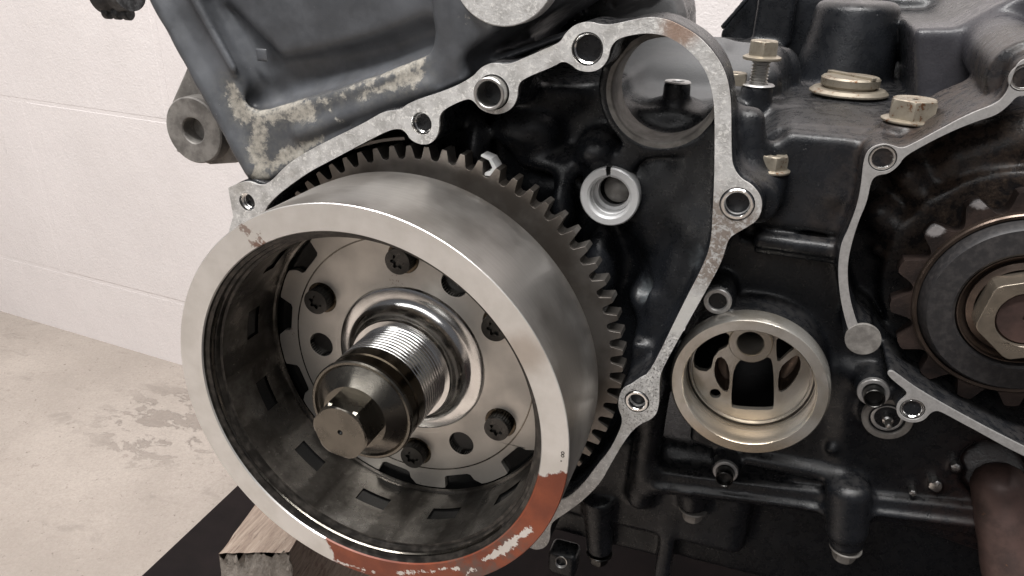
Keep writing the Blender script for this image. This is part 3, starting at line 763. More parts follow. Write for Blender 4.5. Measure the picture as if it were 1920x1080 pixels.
# lines parallel to the mating face
fb.cap(P3(540,285,-45.6), P3(880,135,-45.6), .8, .8, 'sub', k=1.6)
fb.cap(P3(560,250,-47), P3(800,160,-47), 1.4, 1.2, k=3)
# right of the pocket: a broad vertical swelling and the disc boss
fb.cap(P3(845,-80,-50), P3(868,90,-52), 5, 4, k=6)
dc = (24.7, 118.0)
fb.cone((dc[0], dc[1], -60), (dc[0], dc[1], -46.0), 15.0, k=2)
fb.cap(P3(905,118,-50), P3(1110,-10,-50), 4.5, 6, 'sub', k=4)
fb.cap(P3(478,190,-53), P3(800,70,-54), 3.2, 4.2, 'sub', k=5)
fb.box(P3(492,103,-53.6), (2.6, 2.4, .5), .3, k=.6)
# lug web
lc = at(362,245,-62)
fb.box((-84, 62, -78), (17, 7, 9), 3, k=3, M=np.array([[.8, -.6, 0], [.6, .8, 0], [0, 0, 1]]))
fb.grain(.2, 3)
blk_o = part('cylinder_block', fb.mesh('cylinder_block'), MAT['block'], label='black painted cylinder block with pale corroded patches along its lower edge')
BL0 = (0, 0, 0)
# front mounting lug: cylinder with a hole, plus its web
g = G(); lz = -62.
g.add(*lathe([(4.6, -104), (4.6, lz-.4), (5.0, lz), (11.6, lz), (12.1, lz-.5), (12.1, -104), (4.6, -104)], lc, 72))
part('mounting_lug', mesh('mounting_lug', g.v, g.f), MAT['cast'], label='bare round mounting lug with a through hole', parent=blk_o, loc=BL0)
wv = poly([(322,190),(352,122),(372,120),(470,300),(440,306),(392,309),(330,285)], lz-6)
part('lug_web', mesh('lug_web', *prism(wv, -100, lz-6)), MAT['cast'], bevel=.8, parent=blk_o, loc=BL0)
V, F = lathe([(0, -45.4), (15.1, -45.4), (15.4, -45.7), (15.4, -52)], dc, 80)
part('machined_disc', mesh('machined_disc', V, F), MAT['gasket'], label='bare pitted round machined pad', parent=blk_o, loc=BL0)

# ribbed deck behind the arch
ft = Field((0, 84, -190), (80, 140, -122), .85)
ux = np.array([[.93, .36, 0], [-.36, .93, 0], [0, 0, 1]])
def Q(px, py, z=-126): return P3(px, py, z)
ft.prism([at(*p, -126) for p in [(960,75),(1035,38),(1062,28),(1085,40),(1140,22),(1195,5),(1230,-4),(1262,-30),(1250,-200),(930,-200),(900,60)]][::1]+[at(900,90,-126)], -180, -126, k=1, rd=.8)
ft.prism([at(*p, -128) for p in [(960,120),(1275,120),(1271,28),(1262,-10),(1000,60)]], -180, -128, k=1, rd=.8)
ft.cap(Q(1060,40), Q(1215,-12), .5, .5, 'sub', k=.8)
for d in (0, 1, 2, 3): ft.cap(Q(1045+58*d, 75-18*d, -127), Q(1010+58*d, -10-18*d, -127), .45, .45, 'sub', k=.8)
ft.box(Q(1075,22,-124), (3.5, 3, 2), .5, k=1, M=ux)
ft.grain(.2, 5)
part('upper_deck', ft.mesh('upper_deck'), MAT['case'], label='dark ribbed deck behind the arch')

# ------------------------------------------------------------------ machined faces
HOLES = [((463,379),3.1),((790,232),3.3),((924,173),4.9),((1101,92),4.3),((1382,383),4.6),((1194,753),3.9)]
hz = [circ(at(*p, ZG), r, 40) for p, r in HOLES]
V, F = prism(OUT, ZG-.9, ZG, [IN]+hz)
part('gasket_face', mesh('gasket_face', V, F), MAT['gasket'], bevel=.18, label='worn mating face with old gasket residue round the flywheel chamber')
h1 = [circ(at(1655,297,ZS), 3.4, 36), circ(at(1921,146,ZS), 3.2, 36)]
part('gasket_face', mesh('gasket_face', *prism(S1, ZS-.8, ZS, h1)), MAT['gasket_clean'], bevel=.15, label='clean scraped mating strip left of the sprocket')
part('gasket_face', mesh('gasket_face', *prism(S2, ZS-.8, ZS, [circ(at(1711,768,ZS), 3.3, 36)])), MAT['gasket_clean'], bevel=.15, label='clean scraped mating strip below the sprocket')
dcn = at(1618,636,ZS)
part('round_pad', mesh('round_pad', *prism(circ(dcn, 4.7, 40), ZS-.8, ZS+.25)), MAT['cast'], bevel=.15, label='round stained pad at the lower end of the left strip')

def threaded(c, z, r, depth=9, pitch=1.0, open_r=None):
    """tapped hole: chamfer, then ridged bore, dark bottom"""
    pr = [((open_r or r)+.02, z), (r-.2, z-.9)]
    k = z-.9
    while k > z-depth: pr += [(r-.2, k-.15), (r-.75, k-.45), (r-.75, k-.6), (r-.2, k-.9)]; k -= pitch
    pr += [(r-.75, k), (0, k-.5)]
    return lathe(pr, c, 44)
def hollow_dowel(c, z0, z1, r, wall):
    return lathe([(r-wall, z0), (r-wall, z1-.25), (r-wall+.2, z1), (r-.25, z1), (r, z1-.25), (r, z0)], c, 48)
for (p, r) in HOLES[:2]+HOLES[3:4]:
    c = at(*p, ZG)
    if r < 3.2: V, F = threaded(c, ZG-.05, r, 8, 1.1)
    else: V, F = lathe([(r, ZG-.05), (r-.35, ZG-.6), (r-.4, ZG-1.6), (r-.75, ZG-1.9), (r*.58, ZG-6.5), (r*.55, ZG-7), (r*.55, ZG-14), (0, ZG-14)], c, 48)
    part('threaded_hole', mesh('threaded_hole', V, F), MAT['bright'], label='bright tapped screw hole in the mating face')
for (p, r), out in zip([HOLES[2], HOLES[4], HOLES[5]], (3.4, .3, .2)):
    c = at(*p, ZG); V, F = hollow_dowel(c, ZG-10, ZG+out, r-.35, 1.0)
    part('dowel', mesh('dowel', V, F), MAT['alu'] if out > 3 else MAT['bright'], label='hollow locating dowel' + (' standing proud of the face' if out > 3 else ' set flush in the mating face'))
    if out < 3:
        V, F = lathe([(r-1.35, ZG-1.6), (r-1.5, ZG-3), (1.6, ZG-4.8), (0, ZG-5.0)], c, 40)
        part('hole_bottom', mesh('hole_bottom', V, F), MAT['white_alu'])
    else:
        V, F = lathe([(r, ZG), (r, ZG-9), (0, ZG-9)], c, 40); part('hole_wall', mesh('hole_wall', V, F), MAT['void'])
for (p, r) in (((1655,297), 3.4), ((1711,768), 3.3), ((1921,146), 3.2)):
    c = at(*p, ZS)
    V, F = hollow_dowel(c, ZS-9, ZS-.2, r-.25, .75); part('dowel', mesh('dowel', V, F), MAT['bright'], label='hollow locating dowel in a cleaned strip')
    V, F = lathe([(r-1.0, ZS-1.4), (1.5, ZS-3.4), (0, ZS-3.6)], c, 40); part('hole_bottom', mesh('hole_bottom', V, F), MAT['white_alu'])

# small ringed bosses on the right body
def ring_boss(px, py, z, ro, ri, sleeve=0):
    c = at(px, py, z)
    V, F = lathe([(ri, z-7), (ri, z-.3), (ri+.3, z), (ro-.25, z), (ro, z-.25), (ro, z-1.5)], c, 52)
    part('boss_ring', mesh('boss_ring', V, F), MAT['gasket_clean'])
    V, F = lathe([(ri, z-4), (ri-.6, z-6.5), (0, z-7.2)], c, 40); part('hole_bottom', mesh('hole_bottom', V, F), MAT['blacksteel'])
    if sleeve:
        V, F = hollow_dowel(c, z-6, z+sleeve, ri-.05, .35); part('dowel', mesh('dowel', V, F), MAT['blacksteel'], label='dark hollow dowel standing out of its ring')
        V, F = lathe([(ri-.45, z+sleeve-2), (0, z+sleeve-2.1)], c, 32); part('hole_bottom', mesh('hole_bottom', V, F), MAT['void'])
ring_boss(1345,566,-55.5,4.15,2.7)
ring_boss(1360,886,-61.5,4.1,2.9,4.2)
ring_boss(1638,737,-57.5,4.5,3.0,3.6)
# spring seat with a pin
c = at(1664,786,-61.5)
V, F = lathe([(5.2, -66), (5.2, -61.8), (5.5, -61.5), (7.0, -61.5), (7.2, -61.8), (7.2, -63)], c, 52); part('boss_ring', mesh('boss_ring', V, F), MAT['cast'])
V, F = lathe([(3.6, -66), (3.6, -62.4), (3.9, -62.2), (4.6, -62.4), (4.6, -66)], c, 48); part('seal', mesh('seal', V, F), MAT['gasket_clean'])
V, F = lathe([(4.6, -65.5), (0, -66)], c, 40); part('hole_bottom', mesh('hole_bottom', V, F), MAT['void'])
V, F = lathe([(1.5, -66), (1.5, -60.5), (.95, -60), (.95, -57.4), (.7, -57), (0, -56.9)], c, 32); part('pin', mesh('pin', V, F), MAT['alu'])
for px, py, r in ((1755,912,1.9), (1792,877,1.2), (1712,925,1.0)):
    c = at(px, py, -66); V, F = lathe([(0, -65.6), (r*.8, -65.7), (r, -66), (r, -69)], c, 20); V = [(x+random.uniform(-.2, .2), y+random.uniform(-.2, .2), z) for x, y, z in V]
    part('bare_spot', mesh('bare_spot', V, F), MAT['alu'])

# starter bore: machined lining
V, F = lathe([(15.25, -74), (14.55, -73.6), (14.55, -60.5), (15.0, -59.9), (16.3, -59.9), (16.3, -61.5)], bc, 120)
part('bore_lining', mesh('bore_lining', V, F), MAT['cast'])
V, F = lathe([(2.0, 7), (2.0, .3), (2.2, 0), (4.3, 0), (4.6, -.3)][::-1], (0, 0), 40)
M = frame((69.2, 86.15, -82), (0, 1, 0)); g = G().add([(x, y, z-.0) for x, y, z in lathe([(2.0, -6), (2.0, -.2), (2.2, 0), (3.8, 0), (4.15, -.4)], (0, 0), 40)[0]], F, M)
part('post_top', mesh('post_top', g.v, g.f), MAT['gasket_clean'])

# pale split bush with a slot at the top
bz = -58.0; gap = math.radians(10); a0 = math.radians(96)+gap/2
V, F = lathe([(5.9, bz-9), (5.9, bz-3.4), (6.2, bz-3.2), (6.2, bz-.5), (6.7, bz-.15), (6.9, bz), (8.7, bz), (9.1, bz-.4), (9.1, bz-9), (5.9, bz-9)], at(1142,370,bz), 90, a0=a0, a1=a0+2*math.pi-gap)
bo = part('split_bush', mesh('split_bush', V, F), MAT['white_alu'], label='pale grey split bush with a slot in its top')
c = at(1142,370,bz)
V, F = lathe([(5.9, bz-6.4), (4.9, bz-6.6), (4.8, bz-9)], c, 60); part('bush_shoulder', mesh('bush_shoulder', V, F), MAT['white_alu'], parent=bo, loc=BL0)
V, F = lathe([(4.9, bz-12)]+[(4.6*math.cos(a), bz-9.5+4.4*math.sin(a)) for a in np.linspace(0, math.pi/2, 9)], (c[0]+1.0, c[1]+.6), 40)
part('shaft_end', mesh('shaft_end', V, F), MAT['cast'], label='round dark shaft end inside the split bush')

# ------------------------------------------------------------------ pump bowl
V, F = lathe([(19.6, -61), (19.3, -58.5), (19.0, -52), (19.3, -50.4), (19.6, -50), (22.6, -50), (23.3, -50.9), (23.5, -54), (23.5, -56)], PC, 140)
pb = part('pump_bowl', mesh('pump_bowl', V, F), MAT['pump'], label='oil stained bare aluminium pump bowl ring')
def pw(pts, z=-60): return poly(pts, z)
zf = -60.5
o1 = smooth_poly(pw([(1380,684),(1390,673),(1410,677),(1438,668),(1450,676),(1452,762),(1447,770),(1376,767),(1370,760),(1374,700)], zf), 2)
o2 = smooth_poly(pw([(1299,672),(1308,648),(1340,626),(1366,622),(1370,646),(1340,662),(1332,698),(1303,693)], zf), 1)
o3 = smooth_poly(pw([(1456,630),(1478,638),(1492,652),(1476,664),(1458,682),(1455,660)], zf), 1)
o4 = circ(at(1341,738,zf), 1.75, 24); o5 = circ(at(1407,642,zf), 3.9, 30)
o6 = smooth_poly(pw([(1462,690),(1482,672),(1497,664),(1503,684),(1494,708),(1478,728),(1461,738),(1458,720)], zf), 1)
o7 = smooth_poly(pw([(1342,672),(1356,668),(1368,690),(1368,726),(1362,738),(1346,722),(1338,700)], zf), 1)
part('bowl_floor', mesh('bowl_floor', *prism(circ(PC, 19.6, 90), zf-2.0, zf, [o1, o2, o3, o4, o5, o6, o7])), MAT['pump'], bevel=.25, parent=pb, loc=(0, 0, 0))
for o_ in (o6, o7):
    cc = (sum(p[0] for p in o_)/len(o_), sum(p[1] for p in o_)/len(o_)); n_ = len(o_)
    V = [(x, y, zf-1.0) for x, y in o_]+[(cc[0]+(x-cc[0])*.75, cc[1]+(y-cc[1])*.75, zf-6) for x, y in o_]+[(cc[0], cc[1], zf-7)]
    F = [(i_, (i_+1) % n_, n_+(i_+1) % n_, n_+i_) for i_ in range(n_)]+[(n_+i_, n_+(i_+1) % n_, 2*n_) for i_ in range(n_)]
    part('cast_pocket', mesh('cast_pocket', V, F), MAT['brown'], parent=pb, loc=(0, 0, 0))  # dark brown colour paints the shade inside the pockets
c7 = at(1407,645,-58)
V, F = lathe([(3.9, -72), (3.9, -58.4), (4.2, -58), (6.2, -58), (6.5, -58.3), (6.5, -72)], c7, 60); part('bearing_tube', mesh('bearing_tube', V, F), MAT['pump'], parent=pb, loc=(0, 0, 0))
V, F = lathe([(19.8, -62), (19.8, -95), (0, -95)], PC, 90); part('bowl_back', mesh('bowl_back', V, F), MAT['void'], parent=pb, loc=(0, 0, 0))
V, F = lathe([(17.8, -59.6), (18.1, -59.6), (18.3, -60.6)], PC, 100); part('seat_ring', mesh('seat_ring', V, F), MAT['alu'], parent=pb, loc=(0, 0, 0))
V, F = lathe([(19.35, -60.3), (18.7, -60.42)], PC, 120); part('groove', mesh('groove', V, F), MAT['lip'], parent=pb, loc=(0, 0, 0))

# ------------------------------------------------------------------ bolts
def hex_head(af, h, fl_r, fl_h, washer=True):
    """flanged hex head along local z, base at 0"""
    R = af/math.sqrt(3); g = G()
    if fl_r: g.add(*lathe([(0, 0), (fl_r-.2, 0), (fl_r, .25), (fl_r, fl_h*.6), (R*1.02, fl_h), (0, fl_h)], (0, 0), 44))
    hexp = circ((0, 0), R, 6); n = 48; V = []; F = []
    def rr(a):
        k = (a % (math.pi/3))-math.pi/6; return R*math.cos(math.pi/6)/math.cos(k)
    prof = [(1., 0), (1., h-.9), ('c', h-.25), ('d', h), ('e', h-.22), ('f', h-.2)]
    ang_ = [2*math.pi*i/n for i in range(n)]
    rings = []
    for kk, z in prof:
        row = []
        for a in ang_:
            r = rr(a)
            if kk == 'c': r = min(r, af/2*1.06)
            elif kk == 'd': r = min(r, af/2)*.97
            elif kk == 'e': r = af/2*.84
            elif kk == 'f': r = .8
            row.append((r*math.cos(a), r*math.sin(a), z+fl_h*.9))
        rings.append(row)
    V = [p for row in rings for p in row]
    for k in range(len(rings)-1):
        for i in range(n):
            j = (i+1) % n; F.append((k*n+i, k*n+j, (k+1)*n+j, (k+1)*n+i))
    g.add(V, F); return g
def thread_shank(r, L, pitch=1.0):
    pr = []; z = -L
    while z < 0: pr += [(r, z), (r, z+pitch*.25), (r*.84, z+pitch*.5), (r*.84, z+pitch*.75)]; z += pitch
    return lathe([(0, -L)]+pr+[(r, 0)], (0, 0), 32)
def bolt(p, d, af=8., h=4.5, fl_r=5.6, fl_h=1.3, shank=0, mat='gold', label=None, roll=0.):
    M = frame(p, d)@Matrix.Rotation(roll, 4, 'Z'); g = hex_head(af, h, fl_r, fl_h)
    q = G().add(g.v, g.f, M)
    bo_ = part('hex_bolt', mesh('hex_bolt', q.v, q.f, True, 28), MAT[mat], bevel=0, label=label)
    if shank:
        V, F = thread_shank(2.9, shank); s = G().add(V, F, M)
        part('shank', mesh('shank', s.v, s.f), MAT['alu'], parent=bo_, loc=(0, 0, 0))
    return bo_
bolt((92.2, 91.4, -104), (0, 1, 0), 8.3, 4.6, 6.0, 1.4, 11, 'gold', 'half unscrewed yellow zinc flange bolt standing on its boss', .35)
V, F = lathe([(3.1, -6), (3.1, 0), (5.0, 0), (5.3, -.4)], (0, 0), 40); g = G().add(V, F, frame((92.2, 83.8, -104), (0, 1, 0))); part('boss_ring', mesh('boss_ring', g.v, g.f), MAT['gasket_clean'])
bolt((134.0, 82.0, -70), (0, 1, 0), 10.8, 5.2, 7.5, 1.0, 0, 'gold', 'large yellow zinc hex plug beside the sprocket cover face', .2)
bolt((100.6, 66.6, -60.5), (0, 1, 0), 7.2, 4.0, 5., 1.1, 0, 'gold', 'rusty short flange bolt behind the right dowel boss', .5)
bolt((84.8, 83, -104), (0, 1, 0), 7., 3.8, 0, 0, 0, 'gold', 'small tarnished bolt head just behind the arch', .2)
# oval slotted cap on its round seat
g = G(); g.add(*lathe([(0, 0), (12.0, 0), (12.6, .4), (12.6, .9), (11.4, 1.9), (8.2, 2.1), (8.2, 2.9)], (0, 0), 64)); g.add(*lathe([(8.2, 2.8), (9.3, 3.0), (9.4, 5.2), (8.8, 5.8), (0, 5.9)], (0, 0), 64))
q = G().add(g.v, g.f, frame((121, 79.7, -124), (0, 1, 0))); part('filler_plug', mesh('filler_plug', q.v, q.f), MAT['gold'], label='low round yellow zinc plug with a flange on the deck')
g = G().add(*boxg(-9.5, 9.5, -1.1, 1.1, 5.4, 6.6)); q = G().add(g.v, g.f, frame((121, 79.7, -124), (0, 1, 0))); part('plug_bar', mesh('plug_bar', q.v, q.f), MAT['gold'], bevel=.3)
for px, py, z in ((1300,951,-74), (1124,1034,-74), (1586,1024,-64)):
    p = P3(px, py, z); bolt((p[0], p[1], p[2]), (0, -1, 0), 6.6, 4.0, 5.2, 1.1, 0, 'blacksteel' if px < 1200 else 'cast', 'flange bolt head pointing down under the %s' % {1300: 'pump bowl side of the sump', 1124: 'flywheel side of the sump', 1586: 'rounded column of the sump'}[px], .4)
V, F = threaded((0, 0), 0, 2.6, 5, 1.); g = G().add(*thread_shank(2.4, 6), frame(P3(1052,1055,-70), (.2, .3, 1))); part('stud', mesh('stud', g.v, g.f), MAT['alu'])

# brown tube at the lower right, dark connector at the top left
tb = thing('steel_tube', 'rusty brown steel tube standing at the right end of the engine', 'tube', P3(1915,1130,-56))
p0 = np.array(P3(1868,868,-72)); p1 = np.array(P3(1912,1190,-54)); o0 = np.array(P3(1915,1130,-56))
L = float(np.linalg.norm(p1-p0)); V, F = lathe([(0, 0), (3.5, .6), (6.2, 2.4), (7.6, 5.0)]+[(8.1+.15*math.sin(k), L*k/24) for k in range(3, 25)]+[(8.1, L)], (0, 0), 56)
g = G().add(V, F, frame(tuple(p0-o0), tuple(p1-p0))); obj('tube', mesh('tube', g.v, g.f), MAT['rusty'], tb)
ko = P3(215,-10,-95); kn = thing('hose_connector', 'dark plastic hose connector hanging in at the top left corner before the white wall', 'connector', ko)
g = G(); g.add(*lathe([(0, -9), (5.5, -8.6), (6.6, -7), (6.8, -1), (6.2, 0), (6.2, 3), (7.4, 3.6), (7.4, 9), (0, 9)], (0, 0), 40), frame((0, 0, 0), (1, .18, .15)))
obj('plug', mesh('plug', g.v, g.f), MAT['dark'], kn)
g = G(); g.add(*lathe([(0, -4), (3.6, -4), (4, -3), (4, 46), (0, 46)], (0, 0), 32), frame((7, 4, 0), (.35, .93, 0))); obj('hose', mesh('hose', g.v, g.f), MAT['rubber'], kn)
for s in (-4, 1, 6):
    g = G(); g.add(*lathe([(0, -1.5), (2.2, -1.5), (2.6, -1), (2.6, 1), (2.2, 1.5), (0, 1.5)], (0, 0), 24), frame((s, -6.8, 1), (1, 0, 0))); obj('clip', mesh('clip', g.v, g.f), MAT['dark'], kn)

# ------------------------------------------------------------------ ring gear behind the flywheel
gr = thing('starter_ring_gear', 'large steel starter gear with square cut teeth behind the flywheel', 'gear', (0, 0, -50))
N = 70; RT, RR = 66.4, 62.6; gp = []
for i in range(N):
    a = math.radians(89.6)+2*math.pi*i/N; w = 2*math.pi/N
    for da, r in ((-.33, RR), (-.285, RR+.5), (-.15, RT-.3), (-.12, RT), (.12, RT), (.15, RT-.3), (.285, RR+.5), (.33, RR), (.5, RR-.35)): gp.append((r*math.cos(a+da*w), r*math.sin(a+da*w)))
V, F = prism(gp, -3.2, 3.0, [circ((0, 0), 30, 60)])
obj('gear_ring', mesh('gear_ring', V, F, True, 30), MAT['gear'], gr, bevel=.22)
a = math.radians(72.0); u = np.array([math.cos(a), math.sin(a)]); v = np.array([-u[1], u[0]])
pts = [tuple(u*r+v*s_) for r, s_ in ((RR+.3, -1.5), (RR-.3, .1), (RR+.5, .5), (RR+1.6, -.9), (RT-.8, -1.3), (RT+.9, .4), (RT+1.0, 3.2), (RT+1.6, 3.2), (RT+1.7, -.2), (RT-.2, -2.6))]
obj('paint_mark', mesh('paint_mark', *prism(pts, -3.0, 2.0)), MAT['mark'], gr, bevel=.1, label='dab of white marking paint between two teeth')
# chain guide plate edge peeping over the teeth at the upper left
a0, a1 = math.radians(97), math.radians(123); arc = [(68.6*math.cos(a), 68.6*math.sin(a)) for a in np.linspace(a0, a1, 14)]+[(67.4*math.cos(a), 67.4*math.sin(a)) for a in np.linspace(a1, a0, 14)]
part('guide_plate', mesh('guide_plate', *prism(arc, -60, -50)), MAT['gear'], bevel=.2)

# ------------------------------------------------------------------ flywheel
fw = thing('flywheel', 'large round steel alternator flywheel, open towards the viewer, patch of red paint on its rim', 'flywheel', (0, 0, -18))
FO = (0, 0, 18)
def fpart(name, me, mat, bevel=0, label=None, parent=None): return obj(name, me, mat, parent or fw, FO if parent is None else (0, 0, 0), bevel, label)
V, F = lathe([(54.1, -.6), (54.4, -.15), (61.8, 0), (62, -.2)], (0, 0), 256); fpart('front_rim', mesh('front_rim', V, F), MAT['rim'], label='flat turned rim face with red paint at its lower right')
q8 = at(1055, 852, 0); g = G()
for dy_ in (-.45, .45): g.add(*lathe([(.28, .03), (.5, .03)], (q8[0], q8[1]+dy_), 16))
g.add(*lathe([(0, .03), (.22, .03)], (q8[0]-.3, q8[1]-2.2), 10))
fpart('stamped_mark', mesh('stamped_mark', g.v, g.f), MAT['blacksteel'])
V, F = lathe([(62, -.2), (62.05, -3), (62.05, -28), (61.7, -33.5), (60.6, -35.2), (40, -35.6)], (0, 0), 256); fpart('outer_shell', mesh('outer_shell', V, F), MAT['body'])
V, F = lathe([(54.1, -.6), (53.9, -1.4), (52.9, -1.9), (52.7, -3.2), (51.9, -3.5), (51.7, -5.2), (50.9, -5.4)], (0, 0), 256); fpart('inner_lip', mesh('inner_lip', V, F), MAT['lip'], label='black oily stepped lip inside the rim')
V, F = lathe([(52.35, -2.4), (52.55, -2.2), (52.2, -2.0), (51.95, -2.5), (52.1, -2.8)], (0, 0), 220, a0=math.radians(150), a1=math.radians(325)); fpart('retaining_ring', mesh('retaining_ring', V, F), MAT['oily_face'])
# sleeve with twelve windows, magnets behind
wins = [169+30*k for k in range(12)]
def sleeve():
    zs = [-5.4, -17.6, -17.9, -22.9, -23.2, -31.5]; n = 360; V = []; F = []
    for i in range(n):
        a = math.radians(i)
        seam = 0.18*(1 if (i-154) % 30 in (0,) else 0)
        for z in zs: V.append(((50.9+seam)*math.cos(a), (50.9+seam)*math.sin(a), z))
    m = len(zs)
    def inw(i): return any(abs((i+.5-w+180) % 360-180) < 6.0 for w in wins)
    for i in range(n):
        j = (i+1) % n
        for k in range(m-1):
            if 1 <= k <= 3 and inw(i): continue
            F.append((i*m+k, j*m+k, j*m+k+1, i*m+k+1))
    return V, F
so = obj('magnet_sleeve', mesh('magnet_sleeve', *sleeve()), MAT['sleeve'], fw, FO)
mg = None
for w in wins:
    if mg is None: mg = mesh('magnet', *lathe([(51.5, -15), (51.5, -26)], (0, 0), 14, a0=math.radians(-12), a1=math.radians(12)))
    o = obj('magnet', mg, MAT['void'], fw, FO); o.rotation_euler = (0, -math.radians(w), 0)
# back plate with notched edge and three holes
pp = []
for i in range(12):
    w = math.radians(wins[i]+2)
    for da, r in ((-15, 49.6), (-9, 49.6), (-7.4, 49.4), (-6.4, 45.2), (-5.2, 44.6), (5.2, 44.6), (6.4, 45.2), (7.0, 47.2), (9.5, 49.4), (12, 49.6)):
        pp.append((r*math.cos(w+math.radians(da)), r*math.sin(w+math.radians(da))))
hole = [circ((33.2*math.cos(math.radians(a)), 33.2*math.sin(math.radians(a))), 4.3, 36) for a in (62, -58, 182)]
fpart('back_plate', mesh('back_plate', *prism(pp, -35, -32.6, hole+[circ((0, 0), 20, 48)])), MAT['plate'], bevel=.35)
V, F = lathe([(51.5, -31), (51.5, -34.4), (20, -34.6)], (0, 0), 120); fpart('plate_backing', mesh('plate_backing', V, F), MAT['void'])
V, F = lathe([(51.0, -31.4), (50.2, -31.6), (49.9, -32.5)], (0, 0), 160); fpart('plate_rim', mesh('plate_rim', V, F), MAT['sleeve'])
for a in (62, -58, 182):
    c = (33.2*math.cos(math.radians(a)), 33.2*math.sin(math.radians(a)))
    V, F = lathe([(4.3, -32.6), (4.3, -39), (0, -39.2)], c, 32); fpart('drilled_hole', mesh('drilled_hole', V, F), MAT['oily_face'])
V, F = lathe([(41.6, -32.57), (42.1, -32.57)], (0, 0), 160); fpart('scribed_line', mesh('scribed_line', V, F), MAT['oily_face'])
# hub: groove, raised disc, concave fillet into the shaft
prof = [(27.3, -32.55), (27.1, -32.9), (26.5, -33.3), (26.0, -33.2), (25.6, -32.5), (25.2, -31.9), (24.6, -31.7), (22.6, -31.5)]
for t in np.linspace(0, 1, 14)[1:]:
    a = t*math.pi/2; prof.append((22.6-5.0*math.sin(a), -31.5+5.6*(1-math.cos(a))))
prof += [(17.4, -25.2), (17.1, -24.8), (15.6, -24.6)]
V, F = lathe(prof, (0, 0), 200); fpart('hub', mesh('hub', V, F), MAT['bright'], label='mirror bright flared hub')
V, F = lathe([(29, -32.5), (27.3, -32.55)], (0, 0), 120)
# crank end: threads, collar, cap nut with hexagon
pr = [(15.0, -25.2)]; z = -24.6
while z < -10.6: pr += [(15.6, z), (15.6, z+.75), (15.2, z+1.0), (15.2, z+1.2)]; z += 1.45
cs_ = thing('crankshaft_end', 'threaded crankshaft end with a brown oily hexagon cap bolt in the middle of the flywheel', 'shaft', (0, 0, -20)); CO = (0, 0, 20)
obj('thread', mesh('thread', *lathe(pr+[(15.0, z)], (0, 0), 120)), MAT['bright'], cs_, CO)
V, F = lathe([(15.0, -10.9), (15.5, -10.5), (15.5, -6.4), (15.1, -6.1), (15.1, -5.6), (15.5, -5.3), (15.5, -2.2), (15.0, -1.8)], (0, 0), 110); obj('collar', mesh('collar', V, F), MAT['oily'], cs_, CO)
V, F = lathe([(14.6, -2.0), (15.8, -1.8), (16.1, -1.4), (16.1, -.5), (15.7, -.1), (15.0, -.1), (14.7, -.5), (14.5, -.3), (9.9, 3.3), (0, 3.4)], (0, 0), 120); cb = obj('cap_bolt', mesh('cap_bolt', V, F), MAT['oily_face'], cs_, CO)
g = hex_head(15.9, 8.8, 0, 0); q = G(); q.add(g.v, g.f, Matrix.Translation((0, 0, 2.5))@Matrix.Rotation(math.radians(-8), 4, 'Z'))
hx = obj('hexagon', mesh('hexagon', q.v, q.f, True, 25), MAT['oily_face'], cb)
V, F = lathe([(.8, 11.1), (.7, 10.7), (0, 10.2)], (0, 0), 20); obj('centre_hole', mesh('centre_hole', V, F), MAT['void'], cb)
# six star-socket screws
star = []
for i in range(48):
    a = 2*math.pi*i/48; star.append(((1.95+.45*math.cos(6*a))*math.cos(a), (1.95+.45*math.cos(6*a))*math.sin(a)))
g = G(); n = 60
kn_ = [((4.25 if i % 2 else 4.1)*math.cos(2*math.pi*i/n), (4.25 if i % 2 else 4.1)*math.sin(2*math.pi*i/n)) for i in range(n)]
g.add(*prism(kn_, -4.2, -.9)); g.add(*prism(circ((0, 0), 4.1, 60), -1.4, 0, [star])); g.add(*[(V_, F_) for V_, F_ in [prism(circ((0, 0), 2.6, 24), -2.4, -2.2)]][0])
hm = mesh('screw_head', g.v, g.f, True, 30)
wm = mesh('washer', *lathe([(4.2, -3.9), (5.1, -3.9), (5.3, -4.2)], (0, 0), 48)); sm_ = mesh('socket', *lathe([(2.45, -.2), (2.4, -1.9), (0, -2.0)], (0, 0), 30))
for k in range(6):
    a = math.radians(92+60*k); p = (35.4*math.cos(a), 35.4*math.sin(a), -28.4)
    o = obj('socket_screw', hm, MAT['blacksteel'], fw, (p[0], p[1], p[2]+18), bevel=.2); o.rotation_euler = (0, .4*k, 0)
    obj('washer', wm, MAT['oily'], o)

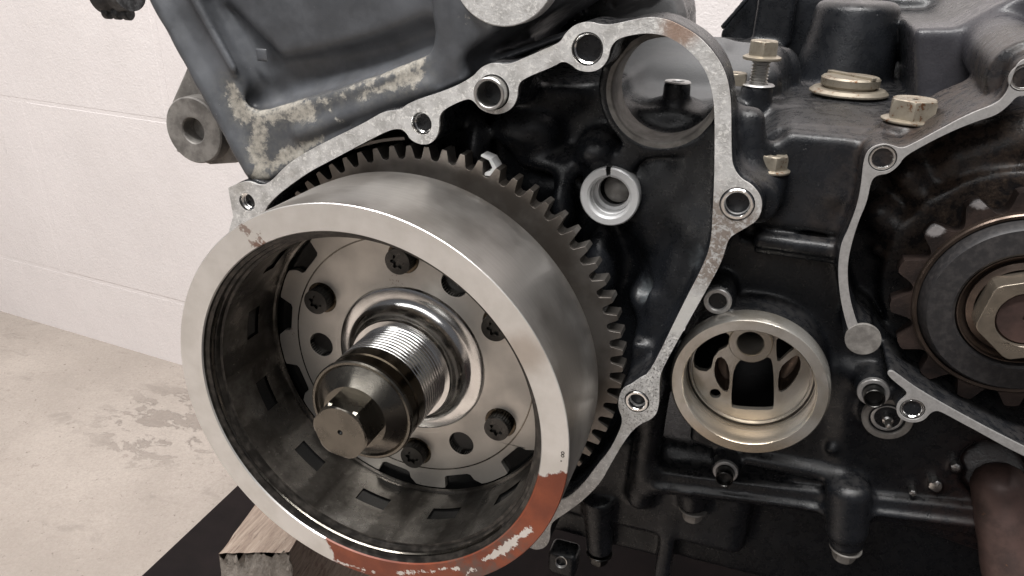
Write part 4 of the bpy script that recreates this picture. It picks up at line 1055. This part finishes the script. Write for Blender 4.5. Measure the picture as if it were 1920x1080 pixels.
# ------------------------------------------------------------------ drive sprocket
sp = thing('drive_sprocket', 'worn toothed drive sprocket with black rubber ring at the right edge', 'sprocket', (SPC[0], SPC[1], -62))
N = 16; pts = []; RO = 31.6; RI = 26.9
for i in range(N):
    a = math.radians(101)+2*math.pi*i/N; w = 2*math.pi/N
    for da, r in ((-.5, RI-.6), (-.38, RI-.2), (-.28, RI+1.4), (-.20, RO-1.4), (-.14, RO), (.13, RO), (.19, RO-1.2), (.27, RI+1.5), (.38, RI-.2)): pts.append((r*math.cos(a+da*w), r*math.sin(a+da*w)))
obj('toothed_plate', mesh('toothed_plate', *prism(smooth_poly(pts, 1), -4, 1.0, [circ((0, 0), 14, 40)]), True, 40), MAT['worn'], sp, bevel=.6)
V, F = lathe([(26.3, 1.0), (26.2, 2.6), (25.8, 3.0), (25.0, 2.8), (24.9, 1.9)], (0, 0), 140); obj('plate_edge', mesh('plate_edge', V, F), MAT['brown'], sp)
V, F = lathe([(24.9, 1.5), (24.7, 2.2), (24.3, 3.0), (23.6, 5.4), (22.9, 6.2), (16.8, 6.6), (16.1, 6.0), (15.9, 1)], (0, 0), 140); obj('rubber_ring', mesh('rubber_ring', V, F), MAT['rubber'], sp)
V, F = lathe([(15.9, 4.2), (15.5, 5.2), (15.2, 5.2), (14.9, 4.0), (13, 2.4), (8, 2.2)], (0, 0), 100); obj('dished_washer', mesh('dished_washer', V, F), MAT['brown'], sp)
g = hex_head(21.5, 8.0, 13.4, 1.6); q = G().add(g.v, g.f, Matrix.Translation((0, 0, 2.6))@Matrix.Rotation(math.radians(20), 4, 'Z'))
# open the nut face: rebuild as ring
R = 21.5/math.sqrt(3); hexo = []
for i in range(60):
    a = 2*math.pi*i/60; k = (a % (math.pi/3))-math.pi/6; r = R*math.cos(math.pi/6)/math.cos(k); hexo.append((min(r, R*.965)*math.cos(a+.35), min(r, R*.965)*math.sin(a+.35)))
g = G().add(*prism(hexo, 3.5, 11.5, [circ((0, 0), 7.6, 48)])); nt = obj('nut', mesh('nut', g.v, g.f, True, 25), MAT['nut'], sp, bevel=.8)
V, F = lathe([(11, 2.6), (13.2, 2.8), (13.2, 4.0), (11.5, 4.6)], (0, 0), 80); obj('nut_flange', mesh('nut_flange', V, F), MAT['brown'], nt)
V, F = lathe([(7.6, 3), (7.5, 9.6), (7.0, 10.3), (1.2, 10.4), (.9, 9.6), (0, 9.2)], (0, 0), 64); obj('shaft_end', mesh('shaft_end', V, F), MAT['rusty'], sp)
V, F = lathe([(0, 3), (1.4, 3), (1.8, 5), (1.4, 6.6), (0, 6.8)], (0, 0), 10)
